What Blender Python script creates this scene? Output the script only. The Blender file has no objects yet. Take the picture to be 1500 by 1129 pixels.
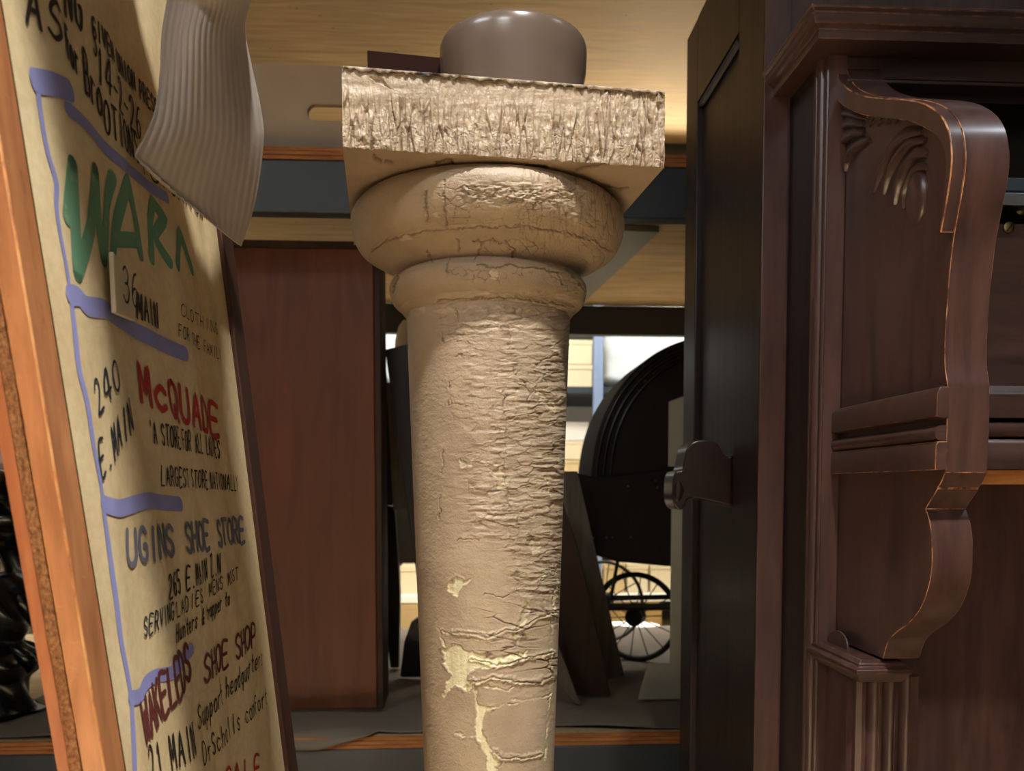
import bpy, math, random
import numpy as np
from mathutils import Vector, Matrix, Euler

# ------------------------------------------------------------------ camera, world, lights
SC = bpy.context.scene
COL = SC.collection
E = 1.45                                   # eye height
F, CX, CY = 1200.0, 750.0, 778.0           # focal length and principal point, pixels of a 1500x1129 frame
ROT = Euler((math.radians(87.0), 0, math.radians(-3.0)), 'XYZ')
cam_data = bpy.data.cameras.new('camera')
cam = bpy.data.objects.new('camera', cam_data)
COL.objects.link(cam)
cam.location = (0, 0, E)
cam.rotation_euler = ROT
cam_data.sensor_width = 36
cam_data.lens = F / 1500 * 36
cam_data.shift_y = (CY - 564.5) / 1500
cam_data.clip_start = 0.05
cam_data.dof.use_dof = True
cam_data.dof.focus_distance = 0.95
cam_data.dof.aperture_fstop = 8.0
SC.camera = cam

SC.view_settings.view_transform = 'Standard'
SC.view_settings.look = 'None'
SC.view_settings.gamma = 1
SC.view_settings.use_curve_mapping = False
SC.view_settings.exposure = 0.0

world = bpy.data.worlds.new('storeroom ambience')
SC.world = world
world.use_nodes = True
world.node_tree.nodes['Background'].inputs[0].default_value = (0.62, 0.66, 0.72, 1)
world.node_tree.nodes['Background'].inputs[1].default_value = 0.14


def area_light(name, loc, target, size, size_y, power, color, spread=180):
    d = bpy.data.lights.new(name, 'AREA')
    d.shape = 'RECTANGLE'
    d.size = size
    d.size_y = size_y
    d.energy = power
    d.color = color
    d.spread = math.radians(spread)
    o = bpy.data.objects.new(name, d)
    COL.objects.link(o)
    o.location = loc
    o.rotation_euler = (Vector(target) - Vector(loc)).to_track_quat('-Z', 'Y').to_euler()
    return o


area_light('aisle_lamp', (0.33, -0.20, E + 2.2), (0.06, 0.47, E), 0.10, 0.10, 13.6, (1.0, 1.0, 0.93), 57)
area_light('aisle_fill', (0.6, -1.6, E + 2.3), (0.3, 1.0, E), 2.4, 0.25, 2, (0.95, 0.97, 1.0))  # added soft fill over the front aisle, not a known fixture
area_light('front_wall_fill', (0.3, -2.5, E + 2.2), (0.3, -3.6, E + 0.3), 4.5, 0.3, 20, (0.93, 0.97, 1.0), 130)  # added to brighten the wall behind the camera as broad soft fill
area_light('far_floor_bounce_fill', (0.5, 5.0, E + 2.3), (0.5, 5.0, 0), 4.0, 0.3, 90, (1.0, 0.93, 0.80), 60)  # added to light the far floor so its bounce lifts the deck undersides
area_light('deck_underside_fill', (1.1, 4.28, E + 1.10), (0.4, 3.6, E + 1.6), 0.4, 0.2, 26, (1.0, 0.84, 0.60), 150)  # invented warm source hidden by the deck, brightening the upper plywood
area_light('floor_bounce_fill', (-0.85, -0.55, E + 2.3), (-0.85, -0.50, 0), 0.3, 0.3, 100, (1.0, 0.93, 0.82), 42)  # added out of view; its floor bounce warms the cap's underside
area_light('left_front_fill', (-0.55, -0.9, E + 1.7), (0.08, 1.0, E + 0.05), 0.5, 0.1, 1.5, (0.92, 0.97, 1.0), 60)  # added fill for the left side of the shaft
area_light('left_aisle_lamp', (-1.7, -0.3, E + 2.1), (0.3, 1.0, E), 0.9, 0.25, 8, (0.88, 0.94, 1.0), 120)
area_light('right_aisle_lamp', (1.65, 0.62, E + 2.0), (0.80, 1.0, E), 0.34, 0.05, 0.7, (0.80, 0.90, 1.0), 60)
area_light('far_aisle_lamp', (0.3, 5.2, E + 2.3), (0.2, 6.0, E - 0.3), 4.5, 0.3, 150, (1.0, 0.95, 0.86))
area_light('far_aisle_lamp_left', (-4.2, 4.9, E + 2.3), (-4.2, 6.0, E - 0.3), 3.0, 0.3, 160, (1.0, 0.97, 0.9))

# ------------------------------------------------------------------ helpers
RM = ROT.to_matrix()


def ray(px, py):
    return RM @ Vector(((px - CX) / F, -(py - CY) / F, -1.0))


def PY(px, py, Y):
    d = ray(px, py)
    t = Y / d.y
    return Vector((d.x * t, Y, E + d.z * t))


def PX(px, py, X):
    d = ray(px, py)
    t = X / d.x
    return Vector((X, d.y * t, E + d.z * t))


def PZ(px, py, z):
    d = ray(px, py)
    t = (z - E) / d.z
    return Vector((d.x * t, d.y * t, z))


class MB:
    def __init__(s):
        s.v, s.f = [], []

    def add(s, vs, fs):
        n = len(s.v)
        s.v += [tuple(v) for v in vs]
        s.f += [tuple(i + n for i in f) for f in fs]
        return s

    def hexa(s, p):
        return s.add(p, [(0, 3, 2, 1), (4, 5, 6, 7), (0, 1, 5, 4), (1, 2, 6, 5), (2, 3, 7, 6), (3, 0, 4, 7)])

    def box(s, x0, x1, y0, y1, z0, z1):
        return s.hexa([(x0, y0, z0), (x1, y0, z0), (x1, y1, z0), (x0, y1, z0),
                       (x0, y0, z1), (x1, y0, z1), (x1, y1, z1), (x0, y1, z1)])

    def prism(s, poly, axis, a, b):
        """poly: list of 2-D points in the plane normal to axis"""
        def pt(p, c):
            return (c, p[0], p[1]) if axis == 'x' else (p[0], c, p[1]) if axis == 'y' else (p[0], p[1], c)
        n = len(poly)
        vs = [pt(p, a) for p in poly] + [pt(p, b) for p in poly]
        fs = [tuple(range(n)), tuple(range(2 * n - 1, n - 1, -1))]
        fs += [(i, n + i, n + (i + 1) % n, (i + 1) % n) for i in range(n)]
        return s.add(vs, fs)

    def slab(s, quad, thick):
        """quad of 3-D points, thickened by the vector thick"""
        q = [Vector(p) for p in quad]
        return s.hexa(q + [p + Vector(thick) for p in q])

    def tube(s, pts, r, seg=8, flat=None, closed=False):
        pts = [Vector(p) for p in pts]
        n = len(pts)
        rr = r if isinstance(r, (list, tuple)) else [r] * n
        ref = Vector((0, 0, 1))
        vs = []
        for i, p in enumerate(pts):
            if closed:
                t = (pts[(i + 1) % n] - pts[i - 1]).normalized()
            else:
                t = (pts[min(i + 1, n - 1)] - pts[max(i - 1, 0)]).normalized()
            if i == 0 and abs(t.dot(ref)) > 0.9:
                ref = Vector((1, 0, 0)) if abs(t.x) < 0.8 else Vector((0, 1, 0))
            b = (ref - t * ref.dot(t)).normalized()
            a = t.cross(b).normalized()
            ref = b
            for k in range(seg):
                w = 2 * math.pi * k / seg
                off = a * math.cos(w) * rr[i] + b * math.sin(w) * rr[i]
                if flat:
                    ax, fac = flat
                    ax = Vector(ax)
                    off -= ax * off.dot(ax) * (1 - fac)
                vs.append(p + off)
        fs = []
        m = n if closed else n - 1
        for i in range(m):
            for k in range(seg):
                j = (i + 1) % n
                fs.append((i * seg + k, i * seg + (k + 1) % seg, j * seg + (k + 1) % seg, j * seg + k))
        if not closed:
            fs.append(tuple(range(seg))[::-1])
            fs.append(tuple(range((n - 1) * seg, n * seg)))
        return s.add(vs, fs)

    def lathe(s, cx, cy, prof, seg=48, mod=None):
        """prof: (radius, z) list from bottom to top"""
        vs, fs = [], []
        for j, (r, z) in enumerate(prof):
            for k in range(seg):
                w = 2 * math.pi * k / seg
                q = r * (mod(w, z) if mod else 1)
                vs.append((cx + q * math.cos(w), cy + q * math.sin(w), z))
        for j in range(len(prof) - 1):
            for k in range(seg):
                a, b = j * seg + k, j * seg + (k + 1) % seg
                fs.append((a, b, b + seg, a + seg))
        fs.append(tuple(range(seg))[::-1])
        fs.append(tuple(range((len(prof) - 1) * seg, len(prof) * seg)))
        return s.add(vs, fs)

    def grid(s, fn, nu, nv):
        vs = [fn(i / nu, j / nv) for j in range(nv + 1) for i in range(nu + 1)]
        fs = [(j * (nu + 1) + i, j * (nu + 1) + i + 1, (j + 1) * (nu + 1) + i + 1, (j + 1) * (nu + 1) + i)
              for j in range(nv) for i in range(nu)]
        return s.add(vs, fs)

    def ball(s, c, rx, ry, rz, seg=14, rings=9):
        vs, fs = [], []
        for j in range(1, rings):
            t = math.pi * j / rings
            for k in range(seg):
                w = 2 * math.pi * k / seg
                vs.append((c[0] + rx * math.sin(t) * math.cos(w), c[1] + ry * math.sin(t) * math.sin(w), c[2] + rz * math.cos(t)))
        for j in range(rings - 2):
            for k in range(seg):
                a, b = j * seg + k, j * seg + (k + 1) % seg
                fs.append((a, a + seg, b + seg, b))
        n = len(vs)
        vs += [(c[0], c[1], c[2] + rz), (c[0], c[1], c[2] - rz)]
        for k in range(seg):
            fs.append((n, k, (k + 1) % seg))
            q = (rings - 2) * seg
            fs.append((n + 1, q + (k + 1) % seg, q + k))
        return s.add(vs, fs)

    def build(s, name, mat, parent=None, bevel=0, seg=2, smooth=40, worn=None, subsurf=0, solid=0, label=None):
        me = bpy.data.meshes.new(name)
        off = world_loc(parent)
        me.from_pydata([(v[0] - off[0], v[1] - off[1], v[2] - off[2]) for v in s.v], [], s.f)
        me.materials.append(mat)
        if worn:
            me.materials.append(worn)
        import bmesh
        bm = bmesh.new()
        bm.from_mesh(me)
        bmesh.ops.recalc_face_normals(bm, faces=bm.faces)
        bm.to_mesh(me)
        bm.free()
        if smooth:
            me.polygons.foreach_set('use_smooth', [True] * len(me.polygons))
            me.set_sharp_from_angle(angle=math.radians(smooth))
        o = bpy.data.objects.new(name, me)
        COL.objects.link(o)
        if parent:
            o.parent = parent
        if solid:
            m = o.modifiers.new('thickness', 'SOLIDIFY')
            m.thickness = solid
            m.offset = 0
        if subsurf:
            m = o.modifiers.new('subdivision', 'SUBSURF')
            m.levels = m.render_levels = subsurf
        if bevel:
            m = o.modifiers.new('bevel', 'BEVEL')
            m.width = bevel
            m.segments = seg
            m.limit_method = 'ANGLE'
            m.angle_limit = math.radians(32)
            m.harden_normals = False
            if worn:
                m.material = 1
        if label:
            o['label'] = label
        return o


def world_loc(p):
    v = Vector((0, 0, 0))
    while p:
        v += p.location
        p = p.parent
    return v


def thing(name, loc, label, cat, group=None):
    o = bpy.data.objects.new(name, None)
    o.empty_display_size = 0.05
    COL.objects.link(o)
    o.location = loc
    tag(o, label, cat, group)
    return o


def tag(o, label, cat, group=None, kind=None):
    o['label'] = label
    o['category'] = cat
    if group:
        o['group'] = group
    if kind:
        o['kind'] = kind
    return o


def structure(o):
    o['kind'] = 'structure'
    return o


def copy_tree(o, parent=None):
    c = o.copy()
    COL.objects.link(c)
    if parent:
        c.parent = parent
    for ch in list(o.children):
        copy_tree(ch, c)
    return c


# ------------------------------------------------------------------ materials
def srgb(r, g, b):
    def f(c):
        c /= 255
        return c / 12.92 if c <= 0.04045 else ((c + 0.055) / 1.055) ** 2.4
    return (f(r), f(g), f(b), 1)


class NT:
    def __init__(s, name):
        s.m = bpy.data.materials.new(name)
        s.m.use_nodes = True
        s.t = s.m.node_tree
        s.b = s.t.nodes['Principled BSDF']

    def n(s, typ, **kw):
        x = s.t.nodes.new(typ)
        for k, v in kw.items():
            if isinstance(k, str) and hasattr(x, k):
                setattr(x, k, v)
        return x

    def l(s, a, b):
        s.t.links.new(a, b)

    def coords(s, scale, rot=(0, 0, 0), loc=(0, 0, 0)):
        c = s.n('ShaderNodeTexCoord')
        m = s.n('ShaderNodeMapping')
        m.inputs['Scale'].default_value = scale
        m.inputs['Rotation'].default_value = rot
        m.inputs['Location'].default_value = loc
        s.l(c.outputs['Object'], m.inputs[0])
        return m.outputs[0]

    def noise(s, vec, scale=1, detail=4, rough=0.6, dist=0):
        x = s.n('ShaderNodeTexNoise')
        x.inputs['Scale'].default_value = scale
        x.inputs['Detail'].default_value = detail
        x.inputs['Roughness'].default_value = rough
        x.inputs['Distortion'].default_value = dist
        s.l(vec, x.inputs['Vector'])
        return x.outputs['Fac']

    def ramp(s, fac, stops):
        x = s.n('ShaderNodeValToRGB')
        el = x.color_ramp.elements
        while len(el) < len(stops):
            el.new(0.5)
        for e, (p, c) in zip(el, stops):
            e.position = p
            e.color = c if len(c) == 4 else (*c, 1)
        s.l(fac, x.inputs[0])
        return x.outputs[0]

    def mix(s, fac, a, b, mode='MIX'):
        x = s.n('ShaderNodeMix')
        x.data_type = 'RGBA'
        x.blend_type = mode
        for sock, val in ((0, fac), (6, a), (7, b)):
            if isinstance(val, (int, float)):
                x.inputs[sock].default_value = val
            elif isinstance(val, tuple):
                x.inputs[sock].default_value = val
            else:
                s.l(val, x.inputs[sock])
        return x.outputs[2]

    def math(s, op, a, b=0.0, clamp=False):
        x = s.n('ShaderNodeMath')
        x.operation = op
        x.use_clamp = clamp
        for i, val in enumerate((a, b)):
            if isinstance(val, (int, float)):
                x.inputs[i].default_value = val
            else:
                s.l(val, x.inputs[i])
        return x.outputs[0]

    def bump(s, h, strength=0.3, dist=0.001, prev=None):
        x = s.n('ShaderNodeBump')
        x.inputs['Strength'].default_value = strength
        x.inputs['Distance'].default_value = dist
        s.l(h, x.inputs['Height'])
        if prev is not None:
            s.l(prev, x.inputs['Normal'])
        return x.outputs[0]

    def out(s, col=None, rough=0.6, normal=None, metal=0, spec=0.5, coat=0, coat_rough=0.2):
        b = s.b
        if col is not None:
            if isinstance(col, tuple):
                b.inputs['Base Color'].default_value = col
            else:
                s.l(col, b.inputs['Base Color'])
        if isinstance(rough, (int, float)):
            b.inputs['Roughness'].default_value = rough
        else:
            s.l(rough, b.inputs['Roughness'])
        if normal is not None:
            s.l(normal, b.inputs['Normal'])
        b.inputs['Metallic'].default_value = metal
        b.inputs['Specular IOR Level'].default_value = spec
        b.inputs['Coat Weight'].default_value = coat
        b.inputs['Coat Roughness'].default_value = coat_rough
        return s.m


def wood(name, dark, light, grain='z', freq=18, rough=0.5, coat=0, bumps=0.25, knots=False, stain=None, spec=0.4, stretch=14, croughness=0.22):
    n = NT(name)
    sc = [freq * stretch / 3] * 3
    sc['xyz'.index(grain)] = freq / 3
    v = n.coords(tuple(sc))
    g = n.noise(v, 1, 7, 0.62, 0.6)
    big = n.noise(n.coords((freq / 3,) * 3), 0.6, 3, 0.5)
    c = n.ramp(g, [(0.3, dark), (0.72, light)])
    c2 = n.mix(n.ramp(big, [(0.35, (0, 0, 0)), (0.7, (1, 1, 1))]), c, n.mix(0.5, c, stain or dark))
    if knots:
        vo = n.n('ShaderNodeTexVoronoi')
        s2 = [5.0, 5.0, 5.0]
        s2['xyz'.index(grain)] = 2.4
        n.l(n.coords(tuple(s2), loc=(0.3, 0.2, 0.1)), vo.inputs['Vector'])
        k = n.ramp(vo.outputs['Distance'], [(0.03, (0, 0, 0)), (0.075, (1, 1, 1))])
        c2 = n.mix(k, (0.025, 0.012, 0.006, 1), c2)
    nb = n.bump(g, bumps, 0.0012)
    rr = n.math('ADD', n.math('MULTIPLY', g, 0.25), rough - 0.12)
    return n.out(c2, rr, nb, spec=spec, coat=coat, coat_rough=croughness)


def plain(name, col, rough=0.6, metal=0, var=0.12, scale=20, bumps=0.1, bscale=60, spec=0.4, coat=0):
    n = NT(name)
    v = n.coords((1, 1, 1))
    g = n.noise(v, scale, 5, 0.6)
    d = tuple(c * (1 - var * 2) for c in col[:3]) + (1,)
    c = n.ramp(g, [(0.3, d), (0.7, col)])
    nb = n.bump(n.noise(v, bscale, 4), bumps, 0.002)
    return n.out(c, rough, nb, metal=metal, spec=spec, coat=coat)


M = {}
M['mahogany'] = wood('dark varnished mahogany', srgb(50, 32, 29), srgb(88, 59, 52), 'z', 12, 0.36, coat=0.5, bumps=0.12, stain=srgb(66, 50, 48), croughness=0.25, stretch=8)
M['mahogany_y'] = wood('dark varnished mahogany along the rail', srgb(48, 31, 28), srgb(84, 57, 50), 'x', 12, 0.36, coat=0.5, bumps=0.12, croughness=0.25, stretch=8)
M['mahogany_black'] = wood('dark and shade-toned mahogany', srgb(24, 14, 14), srgb(42, 26, 24), 'z', 10, 0.42, coat=0.15, bumps=0.1)  # darker copy of mahogany; shade on the cabinet side is in the colour
M['sign_frame'] = wood('red brown stained frame wood', srgb(146, 80, 46), srgb(190, 116, 72), 'z', 20, 0.42, coat=0.15, bumps=0.3)
M['sign_frame_dark'] = wood('dark brown stained frame wood', srgb(52, 27, 18), srgb(78, 42, 28), 'z', 20, 0.6, bumps=0.2)
M['brown_board'] = wood('red brown stained board', srgb(74, 37, 21), srgb(108, 58, 36), 'z', 6, 0.5, bumps=0.15, stain=srgb(120, 70, 30), stretch=8)
M['plywood'] = wood('knotty pine plywood', srgb(146, 124, 92), srgb(196, 172, 132), 'x', 9, 0.72, bumps=0.15, knots=True, spec=0.2)
M['ply_edge'] = wood('plywood edge', srgb(120, 66, 30), srgb(196, 130, 70), 'x', 30, 0.7, bumps=0.4)
M['dark_plank'] = wood('dark brown plank', srgb(44, 28, 18), srgb(74, 48, 30), 'z', 10, 0.7)
M['grey_plank'] = wood('grey weathered plank', srgb(84, 76, 62), srgb(122, 112, 94), 'z', 10, 0.75)
M['black_wood'] = plain('black lacquered wood', srgb(22, 19, 18), 0.3, spec=0.5)
M['carriage'] = wood('blackened brown carriage panel', srgb(18, 11, 9), srgb(36, 22, 18), 'z', 14, 0.6, coat=0.05, spec=0.25)
M['raw_orange'] = wood('raw orange pine', srgb(150, 88, 40), srgb(206, 140, 80), 'x', 20, 0.6, knots=False)
M['steel_dark'] = plain('dark blue grey painted steel', srgb(58, 64, 70), 0.42, var=0.05, bumps=0.03)
M['steel_brace'] = plain('grey painted steel brace', srgb(104, 102, 96), 0.5, var=0.05, bumps=0.03)
M['steel_blue'] = plain('pale blue grey painted steel', srgb(128, 146, 178), 0.5, var=0.04, bumps=0.02)
M['bright_metal'] = plain('brushed steel', srgb(176, 184, 192), 0.3, metal=1, var=0.05, bumps=0.05)
M['brass'] = plain('dull brass', srgb(150, 132, 92), 0.4, metal=1, var=0.1, bumps=0.1)
M['grey_paint'] = plain('warm grey painted board', srgb(172, 150, 126), 0.6, var=0.04, scale=6, bumps=0.05)
M['card_beige'] = plain('beige cardboard', srgb(176, 168, 146), 0.85, var=0.03, scale=6, bumps=0.04)
M['cream_box'] = plain('cream box board', srgb(236, 220, 184), 0.8, var=0.04, scale=3, bumps=0.03)
M['tan_box'] = plain('tan box board', srgb(222, 194, 142), 0.8, var=0.05, scale=3, bumps=0.03)
M['white_box'] = plain('white box board', srgb(236, 232, 222), 0.8, var=0.03, scale=3, bumps=0.03)
M['white_cloth'] = plain('white dust sheet', srgb(226, 226, 224), 0.85, var=0.05, scale=9, bumps=0.5, bscale=16)
M['film'] = plain('milky plastic film', srgb(228, 236, 240), 0.35, var=0.06, scale=9, bumps=0.8, bscale=14)
M['sheet'] = plain('grey packing sheet', srgb(112, 101, 88), 0.8, var=0.05, scale=5, bumps=0.1, bscale=12)
M['iron_black'] = plain('black glossy cast iron', srgb(14, 14, 16), 0.22, var=0.1, bumps=0.3, bscale=30, spec=0.6)
M['jar_glaze'] = plain('grey brown glaze', srgb(112, 94, 82), 0.25, var=0.04, scale=6, bumps=0.05, coat=0.3)
M['concrete'] = plain('warm buff sealed concrete', srgb(196, 176, 142), 0.6, var=0.06, scale=5)
M['white_wall'] = plain('white wall paint', srgb(228, 228, 226), 0.8, var=0.02)
M['wall'] = plain('dusky wall paint', srgb(112, 108, 100), 0.8, var=0.03)
M['tyre'] = plain('black rubber tyre', srgb(26, 25, 24), 0.6)
M['wire_metal'] = plain('aged dark metal', srgb(76, 68, 54), 0.45, metal=0.5, var=0.15)
M['grey_rim'] = plain('grey painted metal rim', srgb(122, 118, 108), 0.5, var=0.1)


def worn_mat():
    n = NT('worn mahogany edge')
    g = n.noise(n.coords((30, 30, 14)), 1.6, 5, 0.65)
    c = n.ramp(g, [(0.42, srgb(66, 38, 30)), (0.50, srgb(140, 86, 54)), (0.7, srgb(204, 150, 100))])
    return n.out(c, 0.4, spec=0.4, coat=0.2)


M['worn'] = worn_mat()


def worn_soft():
    n = NT('lightly rubbed mahogany edge')
    g = n.noise(n.coords((30, 30, 10)), 1.4, 5, 0.65)
    c = n.ramp(g, [(0.45, srgb(66, 38, 32)), (0.62, srgb(104, 66, 52)), (0.8, srgb(140, 96, 70))])
    return n.out(c, 0.36, spec=0.4, coat=0.3)


M['worn_soft'] = worn_soft()


def core_mat():
    n = NT('rough broken chipboard core')
    v = n.coords((1, 1, 0.7))
    a = n.noise(v, 420, 6, 0.75)
    b = n.noise(v, 60, 4, 0.6)
    c = n.ramp(a, [(0.30, srgb(70, 38, 22)), (0.5, srgb(160, 104, 62)), (0.72, srgb(206, 150, 98))])
    c = n.mix(n.ramp(b, [(0.6, (0, 0, 0)), (0.75, (1, 1, 1))]), c, srgb(140, 84, 50))
    return n.out(c, 0.8, n.bump(a, 1.0, 0.003), spec=0.2)


M['core'] = core_mat()


def scuffed_frame():
    n = NT('red brown frame wood with scuffs')
    v = n.coords((60, 60, 8))
    g = n.noise(v, 1, 7, 0.62, 0.6)
    c = n.ramp(g, [(0.3, srgb(158, 98, 60)), (0.72, srgb(204, 136, 88))])
    sc = n.noise(n.coords((40, 40, 90)), 1, 6, 0.7)
    m = n.ramp(sc, [(0.62, (0, 0, 0)), (0.7, (1, 1, 1))])
    c = n.mix(n.math('MULTIPLY', m, 0.55), c, srgb(206, 150, 104))
    dk = n.noise(n.coords((20, 20, 9), loc=(3, 1, 2)), 1, 5, 0.7)
    c = n.mix(n.ramp(dk, [(0.62, (0, 0, 0)), (0.74, (0.75, 0.75, 0.75))]), c, srgb(78, 44, 32))
    return n.out(c, 0.4, n.bump(g, 0.3, 0.001), coat=0.15)


M['scuffed'] = scuffed_frame()


def worn_orange():
    n = NT('worn raw edge of the frame')
    g = n.noise(n.coords((50, 50, 16)), 1, 6, 0.7)
    c = n.ramp(g, [(0.38, srgb(130, 66, 36)), (0.5, srgb(196, 128, 74)), (0.75, srgb(226, 172, 112))])
    return n.out(c, 0.5, n.bump(g, 0.5, 0.002))


M['worn_orange'] = worn_orange()


def paper_mat():
    n = NT('yellowed painted paper')
    v = n.coords((1, 1, 1))
    a = n.noise(v, 7, 4, 0.55)
    b = n.noise(v, 120, 4, 0.6)
    c = n.ramp(a, [(0.3, srgb(212, 184, 140)), (0.7, srgb(236, 214, 172))])
    c = n.mix(0.15, c, n.ramp(b, [(0.4, srgb(188, 154, 110)), (0.6, srgb(240, 220, 180))]))
    return n.out(c, 0.75, n.bump(n.noise(n.coords((3, 3, 1.2)), 6, 4, 0.6), 0.35, 0.004), spec=0.25)


M['paper'] = paper_mat()


def foam_mat():
    n = NT('grey white ribbed packing foam')
    c = n.ramp(n.noise(n.coords((1, 1, 1)), 8, 3), [(0.3, srgb(186, 174, 164)), (0.7, srgb(206, 194, 184))])
    return n.out(c, 0.6, n.bump(n.noise(n.coords((1, 1, 1)), 160, 3), 0.08, 0.001), spec=0.3)


M['foam'] = foam_mat()


def ink(name, col, worn=0.0):
    n = NT(name)
    b = n.noise(n.coords((1, 1, 1)), 90, 5, 0.7)
    pap = srgb(214, 186, 136)
    c = n.mix(n.ramp(b, [(0.58, (0, 0, 0)), (0.72, (worn, worn, worn))]), col, pap)
    return n.out(c, 0.7, spec=0.25)


INK = {
    'navy': ink('navy black paint', srgb(38, 44, 56), 0.1),
    'dark': ink('dark brown black paint', srgb(50, 38, 34), 0.25),
    'red': ink('red paint', srgb(178, 48, 42), 0.15),
    'green': ink('green paint', srgb(104, 148, 118), 0.5),
    'blue': ink('lavender blue paint', srgb(146, 146, 200), 0.15),
    'slate': ink('slate blue paint', srgb(112, 112, 128), 0.1),
    'maroon': ink('maroon paint', srgb(106, 48, 46), 0.1),
    'thin': ink('thin black pen', srgb(40, 34, 32), 0.0),
}

# ------------------------------------------------------------------ the column: cracked, flaking paint modelled in the surface
def hsh(i, j, s):
    h = np.sin(i * 127.1 + j * 311.7 + s * 74.7) * 43758.5453
    return h - np.floor(h)


def vnoise(x, y, s=0):
    i, j = np.floor(x), np.floor(y)
    u, v = x - i, y - j
    u, v = u * u * (3 - 2 * u), v * v * (3 - 2 * v)
    a, b, c, d = hsh(i, j, s), hsh(i + 1, j, s), hsh(i, j + 1, s), hsh(i + 1, j + 1, s)
    return (a * (1 - u) + b * u) * (1 - v) + (c * (1 - u) + d * u) * v


def fbm(x, y, s=0, o=4):
    t, a, k = 0, 0.5, 1
    for q in range(o):
        t = t + a * vnoise(x * k, y * k, s + q)
        a, k = a * 0.5, k * 2.03
    return t


def worley(x, y, s=0):
    i, j = np.floor(x), np.floor(y)
    f1 = np.full(x.shape, 9.0)
    f2 = np.full(x.shape, 9.0)
    idv = np.zeros(x.shape)
    for a in (-1, 0, 1):
        for b in (-1, 0, 1):
            ci, cj = i + a, j + b
            d = np.hypot(ci + hsh(ci, cj, s) - x, cj + hsh(ci, cj, s + 5) - y)
            near = d < f1
            f2 = np.where(near, f1, np.minimum(f2, d))
            idv = np.where(near, hsh(ci, cj, s + 9), idv)
            f1 = np.where(near, d, f1)
    return f1, f2 - f1, idv


def sm(a, b, x):
    t = np.clip((x - a) / (b - a), 0, 1)
    return t * t * (3 - 2 * t)


def boxm(px, py, x0, x1, y0, y1, s=20):
    return sm(x0 - s, x0 + s, px) * (1 - sm(x1 - s, x1 + s, px)) * sm(y0 - s, y0 + s, py) * (1 - sm(y1 - s, y1 + s, py))


def line_d(px, py, pts):
    d = np.full(px.shape, 1e9)
    for (x0, y0), (x1, y1) in zip(pts[:-1], pts[1:]):
        dx, dy = x1 - x0, y1 - y0
        t = np.clip(((px - x0) * dx + (py - y0) * dy) / (dx * dx + dy * dy + 1e-9), 0, 1)
        d = np.minimum(d, np.hypot(px - x0 - t * dx, py - y0 - t * dy))
    return d


def inside(px, py, poly):
    r = np.zeros(px.shape, bool)
    for (x0, y0), (x1, y1) in zip(poly, poly[1:] + poly[:1]):
        if y0 == y1:
            continue
        c = ((y0 > py) != (y1 > py)) & (px < (x1 - x0) * (py - y0) / (y1 - y0) + x0)
        r ^= c
    return r


def poly_sd(px, py, poly):
    d = line_d(px, py, poly + poly[:1])
    return np.where(inside(px, py, poly), -d, d)


RMn = np.array(RM)


def project(x, y, z):
    p = np.stack([x, y, z - E], -1) @ RMn
    return CX + F * p[..., 0] / -p[..., 2], CY - F * p[..., 1] / -p[..., 2]


def fast_grid(name, P, mat, parent, attrs=None, wrap=False, caps=False):
    """P: (rows, cols, 3) array"""
    nr, nc, _ = P.shape
    off = np.array(world_loc(parent))
    me = bpy.data.meshes.new(name)
    co = (P - off).reshape(-1, 3)
    r = np.arange(nr - 1)[:, None]
    c = np.arange(nc if wrap else nc - 1)[None, :]
    c2 = (c + 1) % nc
    q = np.stack([r * nc + c, r * nc + c2, (r + 1) * nc + c2, (r + 1) * nc + c], -1).reshape(-1, 4)
    me.vertices.add(len(co))
    me.vertices.foreach_set('co', co.astype(np.float32).ravel())
    nl = q.size
    extra = []
    if caps:
        extra = [np.arange(nc)[::-1], np.arange((nr - 1) * nc, nr * nc)]
    idx = np.concatenate([q.ravel()] + extra)
    starts = list(np.arange(0, nl, 4))
    tot = nl
    for e in extra:
        starts.append(tot)
        tot += len(e)
    me.loops.add(len(idx))
    me.loops.foreach_set('vertex_index', idx.astype(np.int32))
    me.polygons.add(len(starts))
    me.polygons.foreach_set('loop_start', np.array(starts, np.int32))
    me.update(calc_edges=True)
    me.validate()
    me.polygons.foreach_set('use_smooth', [True] * len(me.polygons))
    for k, a in (attrs or {}).items():
        at = me.attributes.new(k, 'FLOAT', 'POINT')
        at.data.foreach_set('value', a.astype(np.float32).ravel())
    me.materials.append(mat)
    o = bpy.data.objects.new(name, me)
    COL.objects.link(o)
    o.parent = parent
    return o


def paint_mat():
    n = NT('tan column paint, cracked over a cream undercoat')
    v = n.coords((1, 1, 1))
    a = n.noise(v, 14, 5, 0.6)
    fine = n.noise(v, 520, 3, 0.6)
    mid = n.noise(v, 170, 4, 0.6)
    base = n.ramp(a, [(0.3, srgb(152, 130, 107)), (0.7, srgb(175, 153, 128))])
    ch = n.n('ShaderNodeAttribute')
    ch.attribute_name = 'chip'
    cr = n.n('ShaderNodeAttribute')
    cr.attribute_name = 'crack'
    du = n.n('ShaderNodeAttribute')
    du.attribute_name = 'dust'
    cream = n.ramp(n.noise(n.coords((200, 200, 14)), 1, 4, 0.6), [(0.3, srgb(196, 180, 138)), (0.6, srgb(224, 211, 174))])
    c = n.mix(du.outputs['Fac'], base, srgb(200, 180, 152))
    c = n.mix(ch.outputs['Fac'], c, cream)
    c = n.mix(n.math('MULTIPLY', cr.outputs['Fac'], 0.75), c, srgb(84, 56, 36))
    h = n.math('ADD', fine, n.math('MULTIPLY', mid, 0.8))
    nb = n.bump(h, 0.5, 0.0011)
    return n.out(c, 0.44, nb, spec=0.45)


M['paint'] = paint_mat()


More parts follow.
